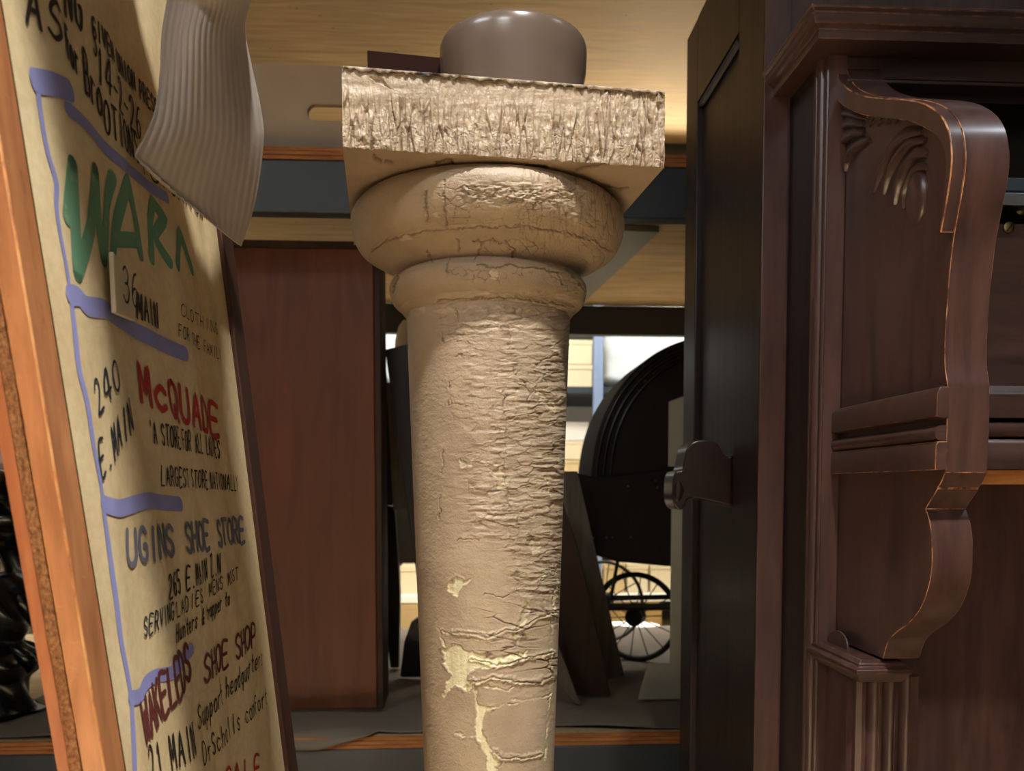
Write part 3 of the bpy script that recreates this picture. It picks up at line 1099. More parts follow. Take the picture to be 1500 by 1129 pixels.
# ---- brush lettering
G = {
    'A': [[(0, 0), (.5, 1), (1, 0)], [(.2, .38), (.8, .38)]], 'B': [[(0, 0), (0, 1), (.7, .95), (.8, .75), (.6, .53), (0, .52)], [(.6, .53), (.95, .35), (.85, .08), (0, 0)]],
    'C': [[(.95, .85), (.6, 1), (.15, .85), (0, .5), (.15, .12), (.6, 0), (.95, .15)]], 'D': [[(0, 0), (0, 1), (.6, .93), (.95, .5), (.6, .05), (0, 0)]],
    'E': [[(.9, 1), (0, 1), (0, 0), (.9, 0)], [(0, .52), (.7, .52)]], 'F': [[(.9, 1), (0, 1), (0, 0)], [(0, .52), (.7, .52)]],
    'G': [[(.92, .85), (.6, 1), (.15, .85), (0, .5), (.15, .12), (.6, 0), (.92, .15), (.92, .45), (.55, .45)]], 'H': [[(0, 0), (0, 1)], [(.9, 0), (.9, 1)], [(0, .5), (.9, .5)]],
    'I': [[(.5, 0), (.5, 1)]], 'K': [[(0, 0), (0, 1)], [(.9, 1), (0, .42)], [(.25, .58), (.95, 0)]], 'L': [[(0, 1), (0, 0), (.85, 0)]],
    'M': [[(0, 0), (.08, 1), (.5, .25), (.92, 1), (1, 0)]], 'N': [[(0, 0), (0, 1), (.9, 0), (.9, 1)]], 'O': [[(.5, 1), (.12, .85), (0, .5), (.12, .15), (.5, 0), (.88, .15), (1, .5), (.88, .85), (.5, 1)]],
    'P': [[(0, 0), (0, 1), (.75, .93), (.85, .72), (.6, .48), (0, .45)]], 'Q': [[(.5, 1), (.12, .85), (0, .5), (.12, .15), (.5, 0), (.88, .15), (1, .5), (.88, .85), (.5, 1)], [(.6, .3), (1, -.08)]],
    'R': [[(0, 0), (0, 1), (.75, .93), (.85, .72), (.6, .5), (0, .48)], [(.4, .48), (.95, 0)]], 'S': [[(.88, .85), (.5, 1), (.1, .85), (.12, .62), (.8, .4), (.9, .15), (.45, 0), (0, .15)]],
    'T': [[(0, 1), (1, 1)], [(.5, 1), (.5, 0)]], 'U': [[(0, 1), (0, .25), (.3, 0), (.65, 0), (.92, .25), (.92, 1)]], 'V': [[(0, 1), (.45, 0), (.95, 1)]],
    'W': [[(0, 1), (.2, 0), (.5, .75), (.8, 0), (1, 1)]], 'Y': [[(0, 1), (.5, .5), (1, 1)], [(.5, .5), (.5, 0)]], 'Z': [[(0, 1), (.9, 1), (0, 0), (.95, 0)]],
    '0': [[(.5, 1), (.12, .85), (0, .5), (.12, .15), (.5, 0), (.88, .15), (1, .5), (.88, .85), (.5, 1)]], '1': [[(.35, .8), (.55, 1), (.55, 0)]],
    '2': [[(0, .8), (.3, 1), (.75, .95), (.85, .7), (.5, .35), (0, 0), (.95, 0)]], '3': [[(.05, .88), (.45, 1), (.85, .8), (.7, .56), (.35, .52)], [(.7, .56), (.95, .3), (.7, .03), (.3, 0), (0, .15)]],
    '4': [[(.7, 0), (.7, 1), (0, .3), (1, .3)]], '5': [[(.85, 1), (.15, 1), (.08, .56), (.6, .6), (.92, .32), (.6, 0), (0, .1)]],
    '6': [[(.8, .95), (.4, .85), (.05, .4), (.2, .05), (.6, 0), (.92, .22), (.75, .48), (.35, .48), (.08, .3)]], '8': [[(.5, .53), (.12, .72), (.25, .98), (.75, .98), (.88, .72), (.5, .53), (.02, .25), (.25, 0), (.75, 0), (.98, .25), (.5, .53)]],
    '-': [[(.1, .45), (.9, .45)]], '.': [[(.4, 0), (.5, .03)]], "'": [[(.5, 1), (.4, .8)]], '&': [[(.95, 0), (.15, .75), (.4, 1), (.65, .78), (.05, .25), (.35, 0), (.9, .4)]],
    'a': [[(.8, .5), (.3, .58), (0, .28), (.3, 0), (.8, .18)], [(.82, .58), (.85, 0)]], 'c': [[(.85, .5), (.4, .6), (0, .3), (.4, 0), (.85, .1)]], 'd': [[(.8, 1), (.82, 0)], [(.8, .45), (.35, .58), (0, .28), (.35, 0), (.8, .15)]],
    'e': [[(.05, .3), (.85, .33), (.6, .6), (.2, .55), (0, .28), (.3, 0), (.85, .08)]], 'f': [[(.9, .95), (.5, 1), (.4, .7), (.4, 0)], [(.1, .6), (.8, .6)]], 'h': [[(0, 0), (0, 1)], [(0, .4), (.4, .6), (.8, .45), (.8, 0)]],
    'l': [[(.5, 1), (.5, 0)]], 'm': [[(0, 0), (0, .6)], [(0, .42), (.25, .6), (.48, .42), (.48, 0)], [(.48, .42), (.75, .6), (.98, .42), (.98, 0)]], 'n': [[(0, 0), (0, .6)], [(0, .4), (.4, .6), (.8, .42), (.8, 0)]],
    'o': [[(.45, .6), (.05, .45), (.05, .12), (.45, 0), (.85, .12), (.85, .45), (.45, .6)]], 'p': [[(0, -.35), (0, .6)], [(0, .45), (.45, .6), (.85, .3), (.45, 0), (0, .12)]], 'q': [[(.8, -.35), (.8, .6)], [(.8, .45), (.35, .58), (0, .28), (.35, 0), (.8, .15)]],
    'r': [[(.1, 0), (.1, .6)], [(.1, .38), (.45, .6), (.8, .55)]], 's': [[(.75, .52), (.4, .62), (.1, .45), (.7, .2), (.5, 0), (.05, .08)]], 't': [[(.45, .95), (.45, .08), (.8, 0)], [(.1, .62), (.85, .62)]],
    'u': [[(0, .6), (.05, .1), (.45, 0), (.8, .2)], [(.8, .6), (.85, 0)]], 'i': [[(.5, .6), (.5, 0)], [(.48, .82), (.52, .85)]],
}


def curve_pts(st, closed=False):
    if len(st) < 4:
        return [np.array(p, float) for p in st]
    return [np.array(p) for p in smooth_prof(st, (len(st) - 1) * 5 + 1)]


def stroke(mb, pts, w, off=0.0009):
    """a brush stroke ribbon in board coordinates"""
    dense = []
    for a, b in zip(pts[:-1], pts[1:]):
        k = max(1, int(np.hypot(*(b - a)) / 0.004))
        dense += [a + (b - a) * i / k for i in range(k)]
    dense.append(pts[-1])
    n_ = len(dense)
    if n_ < 2:
        return
    vs, fs = [], []
    for i, p in enumerate(dense):
        t = dense[min(i + 1, n_ - 1)] - dense[max(i - 1, 0)]
        t = t / (np.hypot(*t) + 1e-9)
        nn = np.array([-t[1], t[0]])
        for s_ in (-1, 1):
            q = p + nn * s_ * w / 2
            vs.append(SP(q[0], q[1], off))
    for i in range(n_ - 1):
        fs.append((2 * i, 2 * i + 1, 2 * i + 3, 2 * i + 2))
    mb.add(vs, fs)
    for p in (dense[0], dense[-1]):
        ring = [SP(p[0] + w / 2 * math.cos(a), p[1] + w / 2 * math.sin(a), off + 0.00005) for a in [i * math.pi / 5 for i in range(10)]]
        mb.add(ring, [tuple(range(10))])


def lettering(text, bl, br, tl, mat, wfrac=0.14, gap=0.35, off=0.0009, name='painted_lettering', jitter=0.03, bow=0.0):
    """text from bl to br (baseline, pixels of the photo as a measuring frame) with its capital height reaching tl"""
    P0, P1, P2 = SUV(*bl), SUV(*br), SUV(*tl)
    adv = (P1 - P0) / (len(text) - gap)
    up = P2 - P0
    hgt = np.hypot(*up)
    rnd = random.Random(text)
    mb = MB()
    for i, ch in enumerate(text):
        if ch == ' ' or ch not in G:
            continue
        k = i / max(1, len(text) - 1)
        o = P0 + adv * i + up * (rnd.uniform(-jitter, jitter) + bow * 4 * k * (1 - k))
        for st in G[ch]:
            pts = [o + adv * (1 - gap) * p[0] + up * p[1] for p in curve_pts(st)]
            stroke(mb, pts, hgt * wfrac, off)
    me = mb.build(name, mat, sign, smooth=0)
    return me


def band(pts, w, mat, name='painted_line', off=0.0006):
    uv = [SUV(*p) for p in pts]
    sp = [np.array(p) for p in smooth_prof(uv, len(uv) * 10)] if len(uv) > 3 else uv
    mb = MB()
    stroke(mb, sp, w, off)
    return mb


# lavender border and dividing lines
mb = MB()
for pts, w in (([(58, 118), (62, 160), (72, 220), (84, 265), (84, 300), (88, 340), (96, 390), (101, 440), (106, 490), (112, 540), (124, 590), (134, 650), (145, 710), (150, 760), (160, 830), (168, 880), (176, 940), (188, 1010), (192, 1070), (196, 1135)], 0.0065),
               ([(54, 118), (75, 122), (96, 132)], 0.016), ([(96, 160), (120, 180), (150, 210), (172, 234), (205, 262), (240, 290)], 0.011),
               ([(100, 432), (115, 434), (128, 448), (148, 452), (165, 462), (195, 480), (230, 500), (270, 518)], 0.015),
               ([(150, 738), (172, 744), (190, 740), (215, 733), (240, 736), (260, 738)], 0.014),
               ([(190, 1022), (206, 1018), (216, 1000), (232, 990), (252, 984), (266, 968), (280, 950)], 0.012)):
    m2 = band(pts, w, None)
    mb.add(m2.v, m2.f)
mb.build('painted_lines', INK['blue'], sign, smooth=0)

L = lettering
L('AS', (42, 32), (84, 60), (40, -25), INK['dark'], 0.13)
L('NG', (92, 22), (117, 44), (90, -50), INK['dark'], 0.10)
L('for', (92, 82), (112, 112), (88, 32), INK['dark'], 0.13)
L('Bro', (122, 134), (150, 172), (118, 72), INK['dark'], 0.10)
L('J S', (122, 62), (140, 84), (120, 20), INK['dark'], 0.10)
L('GIVEN UNION PRESS', (134, 52), (228, 172), (132, 22), INK['dark'], 0.15, jitter=.05)
L('14-2-26', (142, 118), (206, 206), (140, 66), INK['dark'], 0.085, jitter=.06)
L('OTIONS', (154, 192), (204, 240), (150, 144), INK['dark'], 0.10)
L('TOMORROW', (206, 252), (300, 322), (203, 226), INK['dark'], 0.14)
mb = MB()
for pts in ([(104, 240), (108, 300), (114, 400)], [(104, 240), (100, 318)], [(114, 400), (130, 330), (138, 250)], [(138, 250), (142, 330), (150, 380)], [(150, 380), (158, 300), (166, 260)],
            [(166, 380), (178, 300), (186, 262), (200, 330), (206, 372)], [(172, 350), (200, 352)], [(222, 378), (220, 320), (224, 296), (238, 320), (226, 346), (246, 384)], [(256, 388), (262, 340), (280, 395)]):
    stroke(mb, [SUV(*p) for p in pts], 0.013, 0.0005)
mb.build('painted_lettering', INK['green'], sign, smooth=0)
L('E.MAIN', (186, 455), (232, 480), (184, 416), INK['dark'], 0.12)
L('CLOTHING', (262, 462), (318, 490), (261, 444), INK['dark'], 0.10)
L('FOR THE FAMILY', (261, 492), (322, 528), (260, 474), INK['dark'], 0.10)
L('240', (141, 605), (172, 566), (133, 560), INK['navy'], 0.11)
L('E.MAIN', (147, 700), (192, 628), (141, 650), INK['navy'], 0.10)
L('McQUADE', (208, 586), (322, 640), (203, 530), INK['red'], 0.19, gap=.3)
L("'A STORE FOR ALL LADIES", (220, 648), (324, 670), (218, 616), INK['dark'], 0.11)
L('LARGEST STORE NATIONALLY', (236, 710), (347, 718), (235, 682), INK['dark'], 0.11)
L('UGINS SHOE STORE', (190, 826), (356, 792), (186, 776), INK['slate'], 0.18, gap=.25)
L('265 E.MAIN Z.N', (247, 876), (322, 838), (245, 842), INK['dark'], 0.12)
L('SERVING', (215, 932), (254, 906), (214, 904), INK['navy'], 0.12)
L('LADIES, MENS MOST', (258, 904), (348, 848), (257, 882), INK['dark'], 0.12)
L('Hunters & trapper to', (258, 940), (334, 885), (258, 914), INK['dark'], 0.12)
L('WAKELEDS', (214, 1090), (280, 992), (206, 1030), INK['maroon'], 0.14, gap=.25)
L('SHOE SHOP', (300, 1000), (372, 944), (298, 960), INK['maroon'], 0.14, gap=.25)
L('Support headquarters', (291, 1068), (382, 972), (290, 1034), INK['dark'], 0.09)
L("DrScholls comfort", (299, 1120), (390, 1030), (296, 1088), INK['dark'], 0.09)
L('21 MAIN', (222, 1150), (286, 1105), (216, 1096), INK['dark'], 0.10)
L('SALE', (330, 1165), (380, 1140), (329, 1125), INK['red'], 0.14)

# the raised number card
c0, c1 = SUV(151, 458), SUV(150, 368)
c2, c3 = SUV(185, 408), SUV(187, 470)
q = [SP(p[0], p[1], 0.004) for p in (c0, c3, c2, c1)]
card = MB().slab(q, (0.004, 0, 0)).build('number_card', plain('cream number card', srgb(222, 206, 172), 0.7, var=0.04), sign, bevel=0.0006)
mb_p, mb_n = SUV(158, 438), SUV(182, 446)
lm = MB()
_SP = SP


def SP(u, v, off=0.0, _f=_SP):
    b_ = _f(u, v, 0)
    return Vector((b_.x - wave(u, v) + off + 0.0, b_.y, b_.z))


ofs = max(p.x for p in q) + 0.004 - min(p.x for p in q) * 0
for txt, bl, br, tl in (('36', (160, 440), (182, 450), (158, 388)),):
    P0, P1, P2 = SUV(*bl), SUV(*br), SUV(*tl)
    adv = (P1 - P0) / 1.7
    for i, ch in enumerate(txt):
        for st in G[ch]:
            pts = [P0 + adv * i + adv * 0.7 * p[0] + (P2 - P0) * p[1] for p in curve_pts(st)]
            stroke(lm, pts, 0.0022, 0.0115)
numl = lm.build('number', INK['thin'], card, smooth=0)
SP = _SP

# ------------------------------------------------------------------ packing foam hanging over the sign
rows = [  # first three rows: unseen flap shaped to cast shade on the sign
    [(-0.46, 0.47, E + 0.80), (-0.20, 0.412, E + 0.81), (0.075, 0.30, E + 0.80)],
    [(-0.46, 0.56, E + 0.785), (-0.22, 0.54, E + 0.79), (0.055, 0.465, E + 0.785)],
    [(-0.45, 0.66, E + 0.75), (-0.23, 0.65, E + 0.74), (-0.09, 0.64, E + 0.73)],
    [tuple(PY(262, -90, .78)), tuple(PY(330, -90, .74)), tuple(PY(402, -90, .84))],
    [tuple(PY(246, 0, .80)), tuple(PY(320, 0, .80)), tuple(PY(372, 0, .89))],
    [tuple(PY(238, 50, .79)), tuple(PY(310, 50, .80)), tuple(PY(362, 48, .91))],
    [tuple(PY(234, 110, .775)), tuple(PY(310, 120, .81)), tuple(PY(372, 105, .93))],
    [tuple(PY(226, 165, .76)), tuple(PY(310, 190, .82)), tuple(PY(385, 165, .95))],
    [tuple(PY(212, 200, .75)), tuple(PY(300, 240, .83)), tuple(PY(389, 215, .965))],
    [tuple(PY(199, 226, .745)), tuple(PY(290, 295, .85)), tuple(PY(377, 300, .985))],
    [tuple(PY(205, 233, .748)), tuple(PY(300, 318, .865)), tuple(PY(357, 364, 1.00))],
]
RW = np.array(rows)
colp = [[tuple(RW[j, i]) for j in range(len(rows))] for i in range(3)]
DV = 160
cl = [smooth_prof(c, DV + 1) for c in colp]


def foamf(a, b):
    j = int(round(b * DV))
    A_, B_, C_ = cl[0][j], cl[1][j], cl[2][j]
    # quadratic through the three
    p = A_ * (2 * (a - .5) * (a - 1)) + B_ * (4 * a * (1 - a)) + C_ * (2 * a * (a - .5))
    rib = 0.0006 * math.cos(2 * math.pi * a * 17)
    curl = 0.0
    if a > 0.9:
        curl = ((a - 0.9) / 0.1) ** 2 * 0.012
    return (p[0] + rib * 0.3, p[1] - rib * 1.0 - curl, p[2])


fm = MB().grid(foamf, 170, DV).build('packing_foam', M['foam'], None, smooth=180, solid=0.002)
tag(fm, 'grey-white ribbed foam sheet hanging over the top of the sign board, one corner curling down, its added unseen upper flap shading the sign', 'packing foam')

# ------------------------------------------------------------------ storage rack
YF, YR = 2.2, 3.9
Z1, Z2, Z3 = E - 0.67, E + 0.853, E + 1.60      # top of bottom deck, underside of middle deck, underside of upper deck
RX0, RX1 = -2.9, 2.3
rack = thing('storage_rack', (0, (YF + YR) / 2, 0), 'big steel storage rack with plywood decks, running across behind the column', 'storage rack')
for z0, nm in ((Z1 - 0.033, 'deck'), (Z2, 'deck'), (Z3, 'deck')):
    MB().box(RX0, RX1, YF + 0.01, YR - 0.05, z0, z0 + 0.033).build('plywood_deck', M['plywood'], rack)
    e = MB()
    for k in range(3):
        e.box(RX0, RX1, YF - 0.001 - 0.001 * (k % 2), YF + 0.01, z0 + 0.011 * k, z0 + 0.011 * k + 0.0095)
    e.build('deck_edge', M['ply_edge'], rack)
for z in (Z1 - 0.033, Z2, Z3):
    for y0 in (YF, YR - 0.05):
        b = MB().box(RX0, RX1, y0, y0 + 0.05, z - 0.135, z - 0.001)
        b.build('beam', M['steel_dark'], rack, bevel=0.004)
for x in (RX0, RX1 - 0.08):
    for y in (YF + 0.0, YR - 0.08):
        MB().box(x, x + 0.08, y + 0.051 if y < 3 else y - 0.052, (y + 0.051 if y < 3 else y - 0.052) + 0.08, 0, E + 2.4).build('upright', M['steel_dark'], rack, bevel=0.004)
# diagonal support strut under the middle deck
zz = Z2 - 0.002
a, b_ = PZ(1010, 338, zz), PZ(848, 470, zz)
a.y = max(a.y, YF + .06)
p0, p1 = PZ(958, 338, zz), PZ(862, 430, zz)
d = (p1 - p0).normalized()
p0 = p0 - d * 0.05
p1 = p0 + d * ((YR - 0.1 - p0.y) / d.y)
s = Vector((-d.y, d.x, 0)) * 0.13
if s.x > 0:
    s = -s
MB().slab([p0, p1, p1 + s, p0 + s], (0, 0, -0.02)).build('diagonal_strut', M['steel_brace'], rack)

# grey crate with a hand slot standing on the middle deck
cy = 2.26
x0, x1 = PY(372, 160, cy).x, PY(645, 160, cy).x
zc0 = Z2 + 0.034
zc1 = PY(440, 95, cy).z
crate = thing('grey_crate', ((x0 + x1) / 2, cy + .2, zc0), 'warm grey painted crate with a rounded hand slot, on the plywood deck behind the foam', 'crate')
s0, s1 = PY(450, 165, cy), PY(556, 165, cy)
hz0, hz1 = PY(475, 177, cy).z, PY(475, 153, cy).z
r = (hz1 - hz0) / 2
cxl, cxr, czm = s0.x + r, s1.x - r, (hz0 + hz1) / 2
ring_in = []
for k in range(16):
    w = math.pi / 2 + math.pi * k / 15
    ring_in.append((cxl + r * math.cos(w), czm + r * math.sin(w)))
for k in range(16):
    w = -math.pi / 2 + math.pi * k / 15
    ring_in.append((cxr + r * math.cos(w), czm + r * math.sin(w)))


def outer_pt(p, k):
    c = ((cxl + cxr) / 2, czm)
    if k < 16:
        t = k / 15
        return (x0, zc1 + (zc0 - zc1) * t) if 0 < k < 15 else ((x0, zc1) if k == 0 else (x0, zc0))
    t = (k - 16) / 15
    return (x1, zc0 + (zc1 - zc0) * t)


mf = MB()
outs = [outer_pt(p, k) for k, p in enumerate(ring_in)]
n = 32
vs = [(p[0], cy, p[1]) for p in ring_in] + [(p[0], cy, p[1]) for p in outs] + [(p[0], cy + .018, p[1]) for p in ring_in] + [(p[0], cy + .018, p[1]) for p in outs]
fs = []
for k in range(n):
    j = (k + 1) % n
    fs += [(k, j, n + j, n + k), (2 * n + k, 3 * n + k, 3 * n + j, 2 * n + j), (k, 2 * n + k, 2 * n + j, j), (n + k, n + j, 3 * n + j, 3 * n + k)]
mf.add(vs, fs).build('front_panel', M['grey_paint'], crate, smooth=0)
for nm, bx in (('side_panel', (x0, x0 + .018, cy + .019, cy + .5, zc0, zc1)), ('side_panel', (x1 - .018, x1, cy + .019, cy + .5, zc0, zc1)), ('back_panel', (x0 + .02, x1 - .02, cy + .48, cy + .5, zc0, zc1)), ('bottom_panel', (x0 + .02, x1 - .02, cy + .02, cy + .478, zc0, zc0 + .015))):
    MB().box(*bx).build(nm, M['plywood' if nm == 'back_panel' else 'grey_paint'], crate)

# packing sheet on the bottom deck


def sheetf(a, b):
    x = -1.35 + a * 2.6
    front = YF + 0.12 + 0.10 * math.sin(x * 2.3 + 1.0)
    if x > -0.3:
        front = YF + 0.035 + 0.02 * math.sin(x * 9)
    if -0.62 < x < -0.28:
        front = YF + 0.02 + max(0, (x + 0.40)) * 0.85
    y = front + (YR - 0.04 - front) * b
    if -0.66 < x < -0.26:
        y = YF + 0.018 + (YR - 0.058 - YF) * max(0, (b - 0.05)) / 0.95
    if -0.66 < x < -0.26 and b < 0.05:
        k = b / 0.05
        return (x, YF - 0.012 + 0.03 * k * k, Z1 + 0.010 - 0.042 * (1 - k) * min(1, (x + 0.66) * 12) * min(1, (-0.26 - x) * 7))
    z = Z1 + 0.006 + 0.010 * (0.5 + 0.5 * math.sin(y * 24 + 2.5 * math.sin(x * 3.1))) * min(1, b * 8) * (0.6 + 0.4 * math.sin(x * 5)) + 0.004 * math.sin(x * 17 + y * 9)
    return (x, y, z + 0.003)


sh = MB().grid(sheetf, 130, 90).build('packing_sheet', M['sheet'], None, smooth=180, solid=0.0015)
tag(sh, 'wrinkled grey-white packing sheet spread over the bottom plywood deck', 'sheet')
ZS = Z1 + 0.022


def leaning(name, pts_px, y0, dy, mat, label, cat, dy2=None, bevel=0.002, push=0.0):
    """flat board seen face on: outline in px at depth y0, thickness dy"""
    poly = [(PY(px, py, y0).x, PY(px, py, y0).z) for px, py in pts_px]
    poly = [(x, max(z, ZS)) for x, z in poly]
    o = MB().prism(poly, 'y', y0, y0 + dy).build(name, mat, None, bevel=bevel)
    return tag(o, label, cat)


# big red brown board
bY = 2.40
xa, xb = PY(335, 700, bY).x, PY(541, 400, bY).x
zt_ = PY(450, 363, bY).z
zb_ = PY(480, 1077, bY).z
zb_ = max(zb_, ZS)
board = thing('wooden_cupboard_panel', ((xa + xb) / 2, bY, zb_), 'large red-brown wooden board standing upright between the sign board and the column', 'board')
MB().box(xa, xb + 0.012, bY, bY + 0.03, zb_, zt_).build('face_board', M['brown_board'], board, bevel=0.004)
MB().box(xb + 0.0125, xb + 0.030, bY + 0.004, bY + 0.16, zb_, zt_ - 0.02).build('side_batten', M['dark_plank'], board, bevel=0.002)
MB().box(xa, xb + 0.012, bY + 0.004, bY + 0.10, zt_ + 0.001, zt_ + 0.022).build('top_shade_strip', M['dark_plank'], board, bevel=0.002)  # dark strip added for the shadow line between board and deck

leaning('dark_plank', [(541, 425), (551, 425), (582, 690), (575, 740), (556, 740)], 2.75, 0.03, M['black_wood'], 'narrow black plank leaning just right of the red-brown board', 'plank')
leaning('leaning_board', [(564, 512), (612, 500), (700, 500), (700, 1010), (628, 1010), (618, 900)], 2.62, 0.03, M['mahogany_black'], 'dark brown panel leaning half hidden behind the column, left side', 'panel')
leaning('grey_plank', [(566, 560), (571, 560), (604, 745), (576, 748)], 2.70, 0.03, M['grey_plank'], 'narrow olive grey plank leaning behind the black plank', 'plank')
leaning('black_post', [(555, 738), (578, 742), (586, 870), (584, 985), (572, 992), (562, 900)], 2.95, 0.05, M['black_wood'], 'slim black post standing in the gap right of the red-brown board', 'post')
leaning('curved_black_slat', [(586, 990), (592, 940), (602, 912), (611, 905), (640, 930), (640, 1005), (590, 1005)], 2.80, 0.03, M['black_wood'], 'curved black wooden slat low down behind the column, left side', 'slat')
c = PY(598, 520, 3.2)
lam = thing('white_globe_shade', tuple(c), 'white rounded shade peeping out behind the column, just under its collar', 'shade')
MB().lathe(c.x, c.y, [(0.03, PY(0, 560, 3.2).z), (0.055, c.z - .02), (0.05, c.z + .06), (0.035, c.z + .11), (0.02, c.z + .13)], 24).build('shade', M['white_box'], lam)

leaning('grey_plank', [(826, 690), (846, 690), (915, 990), (890, 996), (832, 770)], 2.72, 0.03, M['grey_plank'], 'grey plank leaning to the left right behind the column, nearest the carriage wheel', 'plank')
leaning('brown_plank', [(790, 700), (826, 740), (846, 800), (895, 1024), (846, 1032), (800, 900)], 2.52, 0.03, M['dark_plank'], 'broad dark brown plank leaning behind the column, in front of the grey one', 'plank')
leaning('narrow_plank', [(800, 900), (822, 955), (850, 1056), (842, 1058), (800, 980)], 2.42, 0.02, M['grey_plank'], 'thin narrow plank leaning lowest behind the right edge of the column', 'plank')
leaning('cardboard_sheet', [(985, 700), (1040, 700), (1040, 1060), (935, 1050), (950, 972), (982, 972)], 2.46, 0.012, M['card_beige'], 'beige cardboard sheet standing on the packing sheet beside the dark cabinet', 'cardboard')

# ------------------------------------------------------------------ old baby carriage on the bottom deck
cY = 2.85
base = PY(990, 960, cY)
car = thing('baby_carriage', (base.x, cY + .15, ZS), 'old dark wooden baby carriage with ribbed hood and thin spoked wheels in the rack', 'baby carriage')
hood = [(866, 700), (869, 670), (876, 635), (888, 602), (906, 570), (932, 540), (962, 516), (1003, 498), (1060, 486), (1110, 500), (1140, 560), (1150, 700)]


def arc_in(d_):
    c_ = (1030, 700)
    out = []
    for x, y in hood:
        k = 1 - d_ / math.hypot(x - c_[0], y - c_[1])
        out.append((c_[0] + (x - c_[0]) * k, c_[1] + (y - c_[1]) * k))
    return out


hp = [(PY(x, y, cY).x, PY(x, y, cY).z) for x, y in [tuple(p) for p in smooth_prof(hood, 60)]]
MB().prism(hp, 'y', cY, cY + 0.36).build('hood', M['carriage'], car, bevel=0.012, seg=3)
for dd in (7, 17, 27):
    pts = [PY(x, y, cY) for x, y in [tuple(p) for p in smooth_prof(arc_in(dd), 50)]]
    MB().tube([(p.x, p.y - 0.002, p.z) for p in pts], 0.007, 8).build('hood_rib', M['black_wood'], car, smooth=60)
w = [PY(x, y, cY - 0.008) for x, y in ((980, 588), (1030, 570), (1030, 686), (979, 683))]
MB().slab(w, (0, 0.006, 0)).build('hood_window', M['card_beige'], car, bevel=0.002, label='beige window panel')
body = [(836, 690), (862, 697), (900, 696), (1003, 684), (1160, 680), (1150, 780), (1100, 832), (985, 830), (905, 823), (868, 812), (848, 770)]
MB().prism([(PY(x, y, cY - .02).x, PY(x, y, cY - .02).z) for x, y in body], 'y', cY - .02, cY + 0.38).build('body', M['carriage'], car, bevel=0.012, seg=3)
for x, y in ((920, 712), (963, 714), (960, 704), (975, 706), (1000, 640), (950, 544), (958, 548), (935, 572), (945, 558), (868, 788), (888, 787), (897, 787), (924, 786)):
    p = PY(x, y, cY - .022 if y > 690 else cY - 0.002)
    MB().ball(p, 0.004, 0.003, 0.004, 6, 4).build('nail_head', M['bright_metal'], car)


def wheel(cx_, cy_, Y, rpx, yaw, mat, name, n_sp=14, tube=0.011):
    c_ = PY(cx_, cy_, Y)
    R = rpx * Y / F
    ax = Vector((math.cos(yaw), math.sin(yaw), 0))
    up = Vector((0, 0, 1))
    pt = lambda w_, r_: c_ + ax * (math.cos(w_) * r_) + up * (math.sin(w_) * r_)
    wh = MB().tube([pt(2 * math.pi * k / 48, R) for k in range(48)], tube, 8, closed=True).build('wheel', mat, car, smooth=60)
    sp = MB()
    for k in range(n_sp):
        w_ = 2 * math.pi * k / n_sp + 0.1
        sp.tube([pt(w_, 0.02), pt(w_, R)], 0.0022, 5)
    sp.build('spokes', M['wire_metal'], wh)
    nrm = ax.cross(up)
    MB().tube([c_ - nrm * 0.03, c_ - nrm * 0.028, c_ + nrm * 0.028, c_ + nrm * 0.03], [0.018, 0.034, 0.034, 0.018], 14).build('hub', M['black_wood'], wh, smooth=40)
    return c_, R


wheel(931, 903, 3.06, 63, math.radians(-28), M['tyre'], 'wheel')
wheel(885, 880, 3.28, 58, math.radians(-28), M['grey_rim'], 'wheel', tube=0.007)
p0, p1 = PY(872, 876, 3.1), PY(1120, 872, 3.1)
MB().tube([p0, p1], 0.010, 8).build('axle_rod', M['wire_metal'], car)
p0, p1 = PY(880, 889, 3.02), PY(1120, 888, 3.02)
MB().tube([p0, p1], 0.014, 8).build('axle_rod', M['wire_metal'], car)
for px in (905, 1040):
    a, b_ = PY(px, 820, 3.05), PY(px - 10, 876, 3.08)
    MB().tube([a, b_], 0.007, 8).build('spring', M['wire_metal'], car)

# ------------------------------------------------------------------ black cast figure stand at the far left, on the same deck
sy = 2.45
cxp = -2
c = PY(cxp, 900, sy)
st = thing('cast_iron_stand', (c.x, sy, ZS), 'black glossy cast iron stand with bulging scrollwork at the far left edge, behind the sign', 'cast iron stand')
pr = [(55, 1092), (52, 1080), (42, 1040), (34, 1000), (44, 985), (52, 970), (48, 955), (32, 938), (46, 920), (53, 895), (50, 865), (38, 845), (30, 835), (34, 800), (30, 780), (46, 768), (47, 755), (28, 745), (18, 735), (22, 722), (40, 712), (42, 704), (30, 694), (10, 688)]
prof = [(r_ * sy / F, PY(cxp, y, sy).z) for r_, y in pr]
zlow = prof[0][1]
if zlow < ZS:
    prof = [(r_, max(z_, ZS)) for r_, z_ in prof]
prof = [tuple(p) for p in smooth_prof(prof, 120)]
MB().lathe(c.x, sy, prof, 48, mod=lambda w_, z_: 1 + 0.10 * math.sin(5 * w_ + z_ * 40)).build('turned_stem', M['iron_black'], st, smooth=70)
for k in range(6):
    w_ = k * math.pi / 3 + 0.4
    for y0, y1, rad in ((850, 930, 46), (940, 990, 46)):
        pts = []
        for i in range(14):
            t = i / 13
            rr = (rad * (0.45 + 0.6 * math.sin(math.pi * t))) * sy / F
            ww = w_ + 0.8 * t
            pts.append((c.x + rr * math.cos(ww), sy + rr * math.sin(ww), PY(cxp, y0 + (y1 - y0) * t, sy).z))
        MB().tube(pts, [0.008 + 0.012 * math.sin(math.pi * i / 13) for i in range(14)], 10).build('scroll_leaf', M['iron_black'], st, smooth=70)

